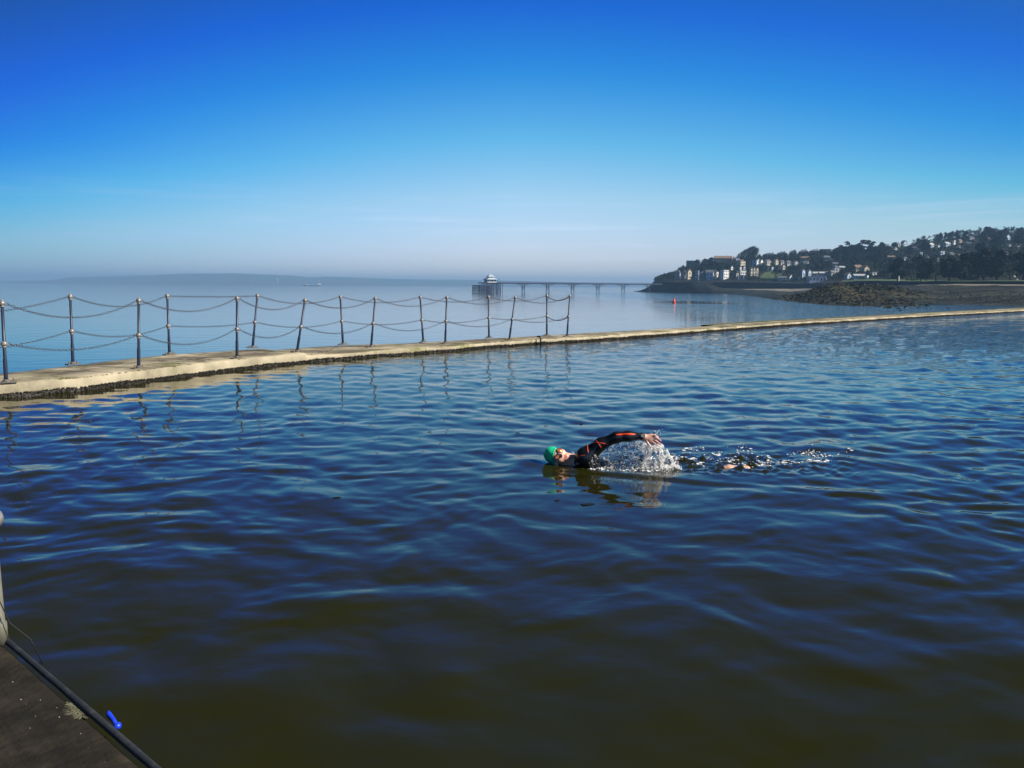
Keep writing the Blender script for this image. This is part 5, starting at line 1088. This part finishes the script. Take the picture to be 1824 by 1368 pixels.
rh_ = random.Random(14)
for k in range(26):
    x = rh_.uniform(1560, 1815); y = rh_.uniform(428, 470) + (1815 - x) * 0.03; w_, h_ = rh_.uniform(6, 11), rh_.uniform(3.5, 6)
    if any(abs(x - (b[0] + b[1]) / 2) < (b[1] - b[0]) / 2 + w_ / 2 + 1 and abs(y - b[3]) < 7 for b in HB): continue
    r = house(x, y, w_, h_, rh_.choice(['ridge', 'ridge', 'hip', 'gable']), rh_.choice(['pale', 'grey', 'stone', 'grey']), rh_.choice([30, 34, 38, -10]), 'small grey or stone house half hidden among the trees of the right hand hillside'); r['group'] = 'small houses half hidden on the right hand hillside'
# ------------------------------------------------------------------ trees
MT['bark'] = mottled('grey_brown_bark', [(0.3, (0.016, 0.014, 0.011)), (0.7, (0.045, 0.038, 0.028))], 2, 0.9, 6, vary=0.25); MT['twig'] = mottled('winter_twigs', [(0.3, (0.020, 0.018, 0.013)), (0.7, (0.045, 0.040, 0.026))], 1, 0.9, 4, vary=0.35)
MT['evergreen'] = mottled('evergreen_foliage', [(0.3, (0.006, 0.012, 0.005)), (0.55, (0.013, 0.021, 0.008)), (0.8, (0.030, 0.040, 0.013))], 0.5, 0.85, 5, vary=0.4); MT['pine'] = mottled('pine_foliage', [(0.3, (0.006, 0.010, 0.006)), (0.7, (0.014, 0.020, 0.010))], 0.5, 0.85, 5, vary=0.2); MT['hedge'] = mottled('bright_hedge', [(0.3, (0.05, 0.09, 0.015)), (0.7, (0.11, 0.15, 0.03))], 0.6, 0.85, 5)
for _k in ('evergreen', 'pine', 'twig', 'bark', 'hill', 'hedge', 'mud', 'rock', 'cliff'): MT[_k].node_tree.nodes['Principled BSDF'].inputs['Specular IOR Level'].default_value = 0.12
def leaf_cloud(r, lobes, n, size):
    """n leaf-clump quads over the skins of a set of lobes (c, (rx, ry, rz))"""
    vol = np.array([l[1][0] * l[1][2] for l in lobes]); pick = r.choice(len(lobes), n, p=vol / vol.sum())
    c = np.array([l[0] for l in lobes])[pick]; rd = np.array([l[1] for l in lobes])[pick]
    d = r.normal(size=(n, 3)); d /= np.linalg.norm(d, axis=1)[:, None]; d[:, 2] = np.where(d[:, 2] < -0.45, -d[:, 2], d[:, 2])
    p = c + d * rd * (r.uniform(0.55, 1.12, n) ** 0.6)[:, None]
    u = r.normal(size=(n, 3)); u /= np.linalg.norm(u, axis=1)[:, None]; v = np.cross(u, d + r.normal(0, 0.5, (n, 3))); v /= np.maximum(np.linalg.norm(v, axis=1), 1e-6)[:, None]
    s = (size * r.uniform(0.5, 1.3, n))[:, None]
    q = np.stack([p - u * s - v * s * 0.6, p + u * s * 0.9 - v * s * 0.5, p + u * s + v * s * 0.7, p - u * s * 0.8 + v * s * 0.6], 1)
    return q.reshape(-1, 3), np.arange(n * 4).reshape(-1, 4)
def tree_meshes(kind, seed):
    """10 m tall tree: (trunk mesh, crown mesh)"""
    r = np.random.default_rng(seed); rr = random.Random(seed); tm = MB()
    if kind == 'evergreen':
        tm.tube([(0, 0, -1), (0.1, 0, 2), (0, 0.1, 5), (0.1, 0, 7.5)], [0.34, 0.26, 0.18, 0.06], 7)
        lobes = []
        for k in range(19):
            a = rr.uniform(0, 6.283); z = rr.uniform(1.5, 8.2); R_ = (2.9 - 0.22 * abs(z - 4.6) ** 1.5 * 0.6) * rr.uniform(0.35, 0.85)
            e = (R_ * math.cos(a), R_ * math.sin(a), z); lobes.append((e, (rr.uniform(1.1, 1.9), rr.uniform(1.1, 1.9), rr.uniform(0.8, 1.5)))); tm.tube([(0, 0, max(1.6, z - 2.2)), (e[0] * 0.5, e[1] * 0.5, z - 0.9), e], [0.12, 0.08, 0.03], 5)
        lobes.append(((0, 0, 8.6), (1.2, 1.2, 1.3))); V_, Q_ = leaf_cloud(r, lobes, 1500, 0.40)
    elif kind == 'pine':
        tm.tube([(0, 0, -1), (0.15, 0, 3), (-0.1, 0.1, 6), (0.2, 0, 8.6)], [0.3, 0.24, 0.18, 0.07], 7)
        lobes = []
        for k in range(14):
            a = rr.uniform(0, 6.283); z = rr.choice([3.4, 4.8, 6.2, 7.4, 8.4, 9.2]) + rr.uniform(-0.3, 0.3); R_ = rr.uniform(1.2, 3.4) * (1.15 - (z - 4) * 0.11)
            e = (R_ * math.cos(a), R_ * math.sin(a), z); lobes.append((e, (rr.uniform(1.2, 1.9), rr.uniform(1.2, 1.9), rr.uniform(0.38, 0.6)))); tm.tube([(0, 0, z - 1.0), (e[0] * 0.6, e[1] * 0.6, z - 0.5), e], [0.12, 0.08, 0.04], 5)
        lobes.append(((0.2, 0, 9.3), (1.5, 1.5, 0.6))); V_, Q_ = leaf_cloud(r, lobes, 1500, 0.34)
    else:
        tw = []; lean = 0.35 if kind == 'wind' else 0.0
        def grow(p, d, ln, rad, lev):
            q = p + d * ln; m = p.lerp(q, 0.5) + Vector((rr.uniform(-1, 1), rr.uniform(-1, 1), 0)) * ln * 0.06
            if lev < 3: tm.tube([p, m, q], [rad, rad * 0.85, rad * 0.65], 6 if lev < 2 else 4, False)
            else: tw.append((p, q, rad))
            if lev >= 5: return
            n = 3 if lev < 2 else (4 if lev < 4 else (5 if kind == 'wind' else 3))
            for k in range(n):
                ax_ = d.orthogonal().normalized(); ax_.rotate(Matrix.Rotation(rr.uniform(0, 6.283), 3, d)); nd = d.copy(); nd.rotate(Matrix.Rotation(rr.uniform(0.3, 0.85), 3, ax_)); nd = (nd + Vector((lean, 0, 0.12))).normalized()
                grow(p.lerp(q, rr.uniform(0.55, 1.0)), nd, ln * rr.uniform(0.55, 0.82), rad * 0.6, lev + 1)
        for k in range(3 if kind == 'wind' else 1):
            grow(Vector((0.5 * k, 0, -0.8)), Vector((0.15 * (k - 1) * (kind == 'wind'), 0.1 * rr.uniform(-1, 1), 1)).normalized(), 3.4, 0.30, 0)
        vs = []; 
        for p, q, rad in tw:
            t = (q - p).normalized(); a = t.orthogonal().normalized(); a.rotate(Matrix.Rotation(rr.uniform(0, 6.28), 3, t)); b = t.cross(a); w = max(rad, 0.035)
            for e in (a, b): vs += [p - e * w, p + e * w, q + e * w * 0.4, q - e * w * 0.4]
        V_ = np.array([tuple(v) for v in vs]); Q_ = np.arange(len(V_)).reshape(-1, 4)
        if kind == 'wind':                                            # a fan combed over by the sea wind
            from mathutils.geometry import intersect_point_tri_2d as _ip
            oz = np.array([(-6, 1.0), (-4.2, 3.6), (-1, 6.6), (2.2, 8.7), (4.6, 9.9), (5.8, 9.6), (6.4, 8.0), (6.0, 5.0), (5.0, 2.2), (0, 1.0)]); qs = []
            while len(qs) < 3600:
                x, z = r.uniform(-6, 6.5), r.uniform(0.8, 10); ins = False; a_ = oz[-1]
                for b_ in oz:
                    if (a_[1] > z) != (b_[1] > z) and x < (b_[0] - a_[0]) * (z - a_[1]) / (b_[1] - a_[1]) + a_[0]: ins = not ins
                    a_ = b_
                if not ins or r.random() > 0.35 + 0.065 * z: continue
                y = r.normal(0, 1.5); d_ = np.array([x * 0.10 + 0.35 + r.normal(0, 0.35), y * 0.2 + r.normal(0, 0.3), 1.0 + r.normal(0, 0.35)]); d_ /= np.linalg.norm(d_); u_ = np.cross(d_, r.normal(size=3)); u_ /= np.linalg.norm(u_)
                p_ = np.array([x, y, z]); ln_ = r.uniform(0.5, 1.0); w_ = r.uniform(0.03, 0.06); qs.append([p_ - d_ * ln_ - u_ * w_, p_ - d_ * ln_ + u_ * w_, p_ + d_ * ln_ + u_ * w_ * 0.3, p_ + d_ * ln_ - u_ * w_ * 0.3])
            V_ = np.array(qs).reshape(-1, 3); Q_ = np.arange(len(V_)).reshape(-1, 4); tm = MB()
            for x0 in (-3, -1, 1, 3): tm.tube([(x0 * 0.5, 0, -1), (x0 * 0.7, 0.2, 2), (x0 * 0.9 + 0.6, 0, 4.5), (x0 * 1.1 + 1.4, 0.1, 6.5 + x0 * 0.5)], [0.3, 0.24, 0.15, 0.05], 6)
        s = 10.0 / V_[:, 2].max(); V_ = V_ * s; tm.v = [tuple(c * s for c in v) for v in tm.v]
    return tm.mesh('trunk', True), np_mesh('crown', V_, Q_, False)
CRM = {'evergreen': 'evergreen', 'pine': 'pine', 'bare': 'twig', 'wind': 'twig'}; PROT = {}
for kind, n_ in (('evergreen', 4), ('pine', 2), ('bare', 4), ('wind', 1)):
    for v_ in range(n_):
        a, b = tree_meshes(kind, 100 + v_ * 7 + len(kind)); a.materials.append(MT['bark']); b.materials.append(MT[CRM[kind]]); PROT[kind, v_] = (a, b)
NV = {'evergreen': 4, 'pine': 2, 'bare': 4, 'wind': 1}; rt = random.Random(77)
NAME = {'evergreen': 'evergreen_tree', 'pine': 'pine_tree', 'bare': 'bare_tree', 'wind': 'windswept_tree'}
def tree(kind, p, hm, label, group, wide=1.0, rz=None):
    a, b = PROT[kind, rt.randrange(NV[kind])]; r = empty(NAME[kind], p, (0, 0, rt.uniform(0, 6.28) if rz is None else rz)); s = hm / 10.0; r.scale = (s * wide, s * wide, s)
    link('trunk', a, None, r); link('crown', b, None, r); tag(r, label, 'tree', group); return r
def tree_px(kind, x, yb, yt, label, group=None, wide=1.0, rz=None, dmin=100):
    p = land_at(x, yb, dmin); return tree(kind, p, (yb - yt) * p.y / FPX, label, group, wide, rz)
tree_px('wind', 1327, 461, 436.5, 'big bare windswept tree leaning right on the skyline above the cream house', None, 1.25, 0.0)
tree_px('wind', 1340, 461, 441, 'bare windswept tree merging with the right side of the big leaning one', None, 0.9, 0.2)
for x, yt, w, txt in ((1497, 437, 1.2, 'left of two umbrella shaped pines on the skyline right of the flat block'), (1508, 430.5, 0.9, 'taller right one of two umbrella shaped pines on the skyline'), (1536, 428, 0.95, 'dark pine with split crown on the skyline, left of its neighbour'), (1545, 429, 1.0, 'dark pine on the skyline right of the split crowned pine'), (1554, 431, 1.0, 'lower dark pine right of the two split crowned pines')): tree_px('pine', x, 452, yt, txt, 'pines on the skyline', w)
for x, yb, yt, w, kind, txt in ((1255, 480, 461, 1.25, 'evergreen', 'dark rounded tree left on the skyline between square block and long brown roof'), (1267, 480, 459, 1.3, 'evergreen', 'dark rounded tree just left of the long brown roof'), (1280, 482, 468, 1.3, 'evergreen', 'dark tree in front of the long brown roofed building'),
    (1599, 501, 459, 1.0, 'evergreen', 'tall dark spreading tree standing at the left end of the park'), (1650, 500, 462, 1.0, 'evergreen', 'dark park tree left of the pale trunks'), (1668, 500, 458, 0.9, 'bare', 'bare park tree with forked pale trunk'), (1690, 500, 455, 1.1, 'evergreen', 'broad dark park tree right of the pale forked trunk'), (1712, 500, 452, 1.0, 'evergreen', 'dark park tree left of the bright hedge'), (1730, 499, 450, 1.0, 'evergreen', 'tall dark park tree behind the bright hedge'), (1752, 499, 441, 1.0, 'evergreen', 'tallest dark tree in the park'), (1775, 499, 446, 0.95, 'evergreen', 'tall dark park tree right of the tallest one'), (1800, 499, 449, 1.0, 'bare', 'brownish bare park tree near the right frame edge'), (1822, 499, 444, 1.0, 'evergreen', 'dark park tree at the right frame edge'), (1625, 500, 466, 1.0, 'bare', 'bare tree at the left side of the park'), (1640, 501, 472, 0.8, 'evergreen', 'small dark tree beside the bare one in the park'), (1845, 499, 447, 1.0, 'evergreen', 'dark park tree mostly beyond the right frame edge')):
    tree_px(kind, x, yb, yt, txt, 'park and headland trees', w)
SKT = [(1165, 497), (1180, 490), (1195, 484), (1215, 472), (1240, 463), (1265, 460), (1300, 456), (1352, 452), (1380, 447), (1410, 443), (1440, 443), (1480, 441), (1530, 432), (1560, 431), (1600, 431), (1625, 427), (1640, 419), (1680, 412), (1720, 406.5), (1762, 401.5), (1768, 404), (1775, 410), (1784, 404), (1795, 401), (1810, 405), (1850, 406), (2000, 406)]
skx = [a for a, _ in SKT]; sky_ = [b for _, b in SKT]
def zone(n, x0, x1, f0, f1, h0, h1, kinds, label, group, seed):
    """scatter n trees between the fractions f0..f1 of the way from promenade to ridge"""
    r = random.Random(seed); c = 0; tries = 0
    while c < n and tries < n * 40:
        tries += 1; x = r.uniform(x0, x1); d_, z_ = keys(x); f = r.uniform(f0, f1); D = d_[6] + (d_[7] - d_[6]) * f
        z = float(np.interp(D, d_, z_)); p = at_d(x, 505, D); p.z = z; y = to_px(p)[1]; hm = r.uniform(h0, h1); yt = y - hm * FPX / D
        lim_ = float(np.interp(x, skx, sky_)); 
        if yt < lim_: hm = (y - lim_) * D / FPX * r.uniform(0.85, 1.0); yt = y - hm * FPX / D
        if hm < 3.0: continue
        wpx = hm * 0.33 * FPX / D; bad = False
        for bx0, bx1, by0, by1, bD in HB:
            ov = min(x + wpx, bx1 + 0.5) - max(x - wpx, bx0 - 0.5); oy = min(y, by1 - 1.5) - max(yt, by0)
            if D < bD + 3 and ov > 0.3 * min(2 * wpx, bx1 - bx0) and oy > 0.2 * (by1 - by0): bad = True; break
            if abs(D - bD) < 7 and abs(x - (bx0 + bx1) / 2) < (bx1 - bx0) / 2 + 1: bad = True; break
        if bad: continue
        tree(r.choice(kinds), p, hm, label, group, r.uniform(0.85, 1.2)); c += 1
zone(16, 1166, 1215, 0.25, 1.0, 4, 9, ['evergreen', 'bare'], 'low tree or bush on the dark headland slope above the pier', 'bushes on the headland tip', 1)
zone(30, 1215, 1345, 0.1, 1.0, 5, 10, ['evergreen', 'evergreen', 'bare'], 'dark tree between the houses of the headland', 'trees among the headland houses', 2)
zone(60, 1345, 1500, 0.05, 1.0, 5, 11, ['evergreen', 'bare', 'bare'], 'tree among the houses of the middle slope', 'trees on the middle slope', 3)
zone(56, 1490, 1625, 0.08, 0.98, 7, 13, ['evergreen', 'bare', 'bare', 'evergreen'], 'tree in the wooded slope below the skyline pines', 'wooded slope below the pines', 4)
zone(40, 1625, 1870, 0.72, 1.0, 9, 14, ['evergreen', 'bare', 'bare'], 'tree of the wood along the hilltop at right', 'hilltop wood', 5)
zone(52, 1620, 1870, 0.1, 0.72, 8, 14, ['evergreen', 'evergreen', 'bare'], 'dark tree on the wooded hillside behind the park', 'hillside wood behind the park', 6)
zone(26, 1470, 1650, 0.8, 1.0, 6, 10, ['evergreen', 'evergreen', 'bare'], 'low tree on the skyline between the pines and the wooded hill', 'skyline trees by the pines', 7)
zone(34, 1630, 1870, 0.85, 1.0, 7, 11, ['evergreen', 'bare'], 'tree of the wood along the hilltop at right', 'hilltop wood', 8)
# thick undergrowth that fills the slope between trees
r_ = np.random.default_rng(9); n_ = 5200; xs = r_.uniform(1166, 1880, n_); fs_ = r_.uniform(0.02, 1.02, n_); P_ = []; S_ = []
for x, f in zip(xs, fs_):
    d_, z_ = keys(x); D = d_[6] + (d_[7] - d_[6]) * f; p = at_d(x, 505, D); z = float(np.interp(D, d_, z_)); y = to_px((p.x, p.y, z))[1]
    if any(bx0 - 1.5 < x < bx1 + 1.5 and D < bD + 4 and y - 4 < by1 and y > by0 for bx0, bx1, by0, by1, bD in HB): continue
    if 1345 < x < 1400 and 482 < y < 499: continue
    P_.append((p.x, D, z + 0.6))
P_ = np.array(P_); lob = [((*p[:2], p[2] + 0.4), (r_.uniform(1.4, 3), r_.uniform(1.4, 3), r_.uniform(0.9, 2.6))) for p in P_]
Vv, Qq = leaf_cloud(r_, lob, 30000, 0.75); tag(link('undergrowth', np_mesh('undergrowth', Vv, Qq, False), MT['evergreen']), 'dark undergrowth covering the hillside between trees and houses', 'undergrowth', kind='stuff')
# green slope, hedges, lamps, hut and people-sized things along the promenade
MT['grass'] = mottled('slope_grass', [(0.3, (0.03, 0.06, 0.015)), (0.7, (0.08, 0.13, 0.03))], 0.2, 0.9, 5)
gp = [land_at(x, y) + Vector((0, -0.5, 0.5)) for x, y in ((1352, 497), (1366, 499), (1384, 498), (1396, 493), (1390, 487), (1374, 484), (1358, 488))]
m_ = MB(); m_.add([sum(gp, Vector()) / 7 + Vector((0, 0, 0.8))] + gp, [(0, 1 + k, 1 + (k + 1) % 7) for k in range(7)]); tag(m_.build('grass_slope', MT['grass'], None, True), kind='structure')
for x, yb, w, hh, txt in ((1735, 499.2, 11, 7, 'clipped bright green hedge on the park lawn at right'), (1591, 496, 10, 4, 'low yellow green hedge at the left end of the park'), (1722, 499.4, 12, 7, 'dull green bush left of the bright hedge'), (1624, 500, 18, 4, 'low green shrub bed in front of the park trees')):
    p = land_at(x, yb); k = p.y / FPX; rr = np.random.default_rng(int(x)); lobes = [((p.x + (i - 2) * w * k / 5, p.y + rr.uniform(-1, 1), p.z + hh * k * 0.45), (w * k / 5, 1.5, hh * k * 0.5)) for i in range(5)]
    V_, Q_ = leaf_cloud(rr, lobes, 1100, 0.22); tag(link('hedge', np_mesh('hedge', V_, Q_, False), MT['hedge'] if 'dull' not in txt else MT['grass']), txt, 'hedge', 'hedges in the park')
for x, yb, yt, txt in ((1585.5, 498, 472, 'tall pale lamp post left of the dark spreading park tree'), (1629, 499, 472, 'tall pale lamp post right of the bare park tree'), (1552.5, 497, 468, 'thin lamp post behind the white hut'), (1347, 501, 488, 'short lamp post on the promenade in front of the cream gables'), (1390.5, 503, 492, 'short lamp post on the promenade left of the white lodge')):
    p = land_at(x, yb); h = (yb - yt) * p.y / FPX; r = empty('street_lamp', p); m_ = MB(); m_.tube([(0, 0, -0.5), (0, 0, h * 0.3), (0, 0, h)], [0.16, 0.12, 0.08], 6); m_.build('pole', MT['pale_post'], r)
    m_ = MB(); m_.box((0.45, 0, h), (1.1, 0.3, 0.22)); m_.build('lamp_head', MT['pale_post'], r); tag(r, txt, 'lamp post', 'lamp posts along the promenade')
p = land_at(1546, 496.5); k = p.y / FPX; r = empty('hut', p, (0, 0, math.radians(38))); m_ = MB(); m_.box((0, 1.2, 1.2), (5 * k, 2.2, 2.6)); m_.build('wall', wallmat('white', PAL['white']), r); m_ = MB(); m_.box((0, 1.2, 2.6), (5 * k + 0.4, 2.6, 0.2)); m_.build('roof', MT['slate'], r); tag(r, 'small white hut gleaming in the sun at the left end of the lawn', 'hut')
p = land_at(1601, 501.5); k = p.y / FPX; r = empty('information_board', p, (0, 0, 0.5)); m_ = MB(); m_.box((0, 0, 1.9), (1.5 * k, 0.15, 3.2)); m_.build('panel', MT['white'], r); m_ = MB(); m_.box((-0.2, 0.12, 0.8), (0.1, 0.1, 2.4)); m_.box((0.2, 0.12, 0.8), (0.1, 0.1, 2.4)); m_.build('leg', MT['pale_post'], r); tag(r, 'tall narrow white board standing at the corner of the promenade', 'board')
for x, yb, txt, m__ in ((1806, 497.5, 'bright white globe on a post at the right side of the lawn', 'white'), (1811, 499.5, 'grey white boulder on the lawn right of the white globe', 'light_roof')):
    p = land_at(x, yb); r = empty('globe_post' if m__ == 'white' else 'boulder', p); m_ = MB()
    if m__ == 'white': m_.tube([(0, 0, -0.3), (0, 0, 0.9)], 0.12, 6); m_.build('post', MT['pale_post'], r); m_ = MB(); m_.ball((0, 0, 1.3), 0.62, 12, 8); m_.build('globe', MT['white'], r, True)
    else: m_.ball((0, 0, 0.35), 0.6, 9, 6, (1.2, 1, 0.8)); m_.build('stone', MT['light_roof'], r, True)
    tag(r, txt, 'post' if m__ == 'white' else 'boulder')
p = at_z(1277, 522.2, SEA_Z); r = empty('small_boat', p, (0, 0, 0.1)); m_ = MB(); m_.prism([(-2.6, 1.0), (-2.2, 0.0), (2.2, 0.0), (2.8, 1.15), (1.9, 0.95), (-1.9, 0.85)], -0.9, 0.9); m_.build('hull', wallmat('cream', PAL['cream']), r)
m_ = MB(); m_.tube([(0.6, 0, 0.4), (0.6, 0, 8.0)], 0.09, 6); m_.build('mast', MT['pale_post'], r); tag(r, 'small pale boat with a mast at the water\'s edge below the cliff', 'boat')
# low rocks scattered over the foreshore
n_ = 3400; rr = np.random.default_rng(21); xs = rr.uniform(1375, 1900, n_); ts = rr.uniform(1.0, 3.4, n_); C_ = []; 
for x, t in zip(xs, ts):
    if x > 1480 and t < 2.0 and rr.random() < 0.8: continue
    d_, z_ = keys(x); k = int(t); D = d_[k] + (d_[k + 1] - d_[k]) * (t - k); j = int(np.clip(np.searchsorted(cxs, x), 1, len(cxs) - 1)); i = int(np.argmin(np.abs(TT - t))); C_.append((ray(x, 509).x / ray(x, 509).y * D, D, ZZ[i, j] + 0.05))
n_ = len(C_); R_ = np.clip(rr.lognormal(math.log(0.22), 0.5, n_), 0.08, 0.9); Vr, Fr_ = blobs(np.array(C_), np.c_[R_ * 1.5, R_, R_ * 0.7], 22, squash=True)
tag(link('foreshore_rocks', np_mesh('foreshore_rocks', Vr, Fr_, False), MT['cliff']), 'dark weedy rocks strewn over the muddy foreshore', 'rocks', kind='stuff')

n_ = 2600; rr = np.random.default_rng(31); C_ = []
while len(C_) < n_:
    x, t = rr.normal(1510, 62), rr.normal(2.0, 0.42)
    if not (1395 < x < 1660 and 1.1 < t < 2.95): continue
    d_, z_ = keys(x); k = int(t); D = d_[k] + (d_[k + 1] - d_[k]) * (t - k); j = int(np.clip(np.searchsorted(cxs, x), 1, len(cxs) - 1)); i = int(np.argmin(np.abs(TT - t))); C_.append((ray(x, 509).x / ray(x, 509).y * D, D, ZZ[i, j] + 0.02))
R_ = np.clip(rr.lognormal(math.log(0.42), 0.55, n_), 0.15, 1.9); Vr, Fr_ = blobs(np.array(C_), np.c_[R_ * 1.5, R_ * 1.1, R_ * 0.75], 32)
tag(link('knoll_boulders', np_mesh('knoll_boulders', Vr, Fr_, False), [MT['rock'], MT['cliff']]), 'jumbled boulders covering the rocky knoll on the foreshore', 'boulders', kind='stuff')

# ------------------------------------------------------------------ sea haze
m_ = MB(); m_.box((0, 6400, 62), (33000, 13400, 138)); hz = m_.build('haze', None)
hm_ = bpy.data.materials.new('haze'); hm_.use_nodes = True; nt = hm_.node_tree; nt.nodes.remove(nt.nodes['Principled BSDF']); pv_ = nt.nodes.new('ShaderNodeVolumePrincipled')
pv_.inputs['Color'].default_value = (0.35, 0.63, 1.0, 1); pv_.inputs['Density'].default_value = 0.00017; pv_.inputs['Anisotropy'].default_value = 0.1
nt.links.new(pv_.outputs[0], nt.nodes['Material Output'].inputs['Volume']); hz.data.materials.append(hm_); tag(hz, kind='stuff')
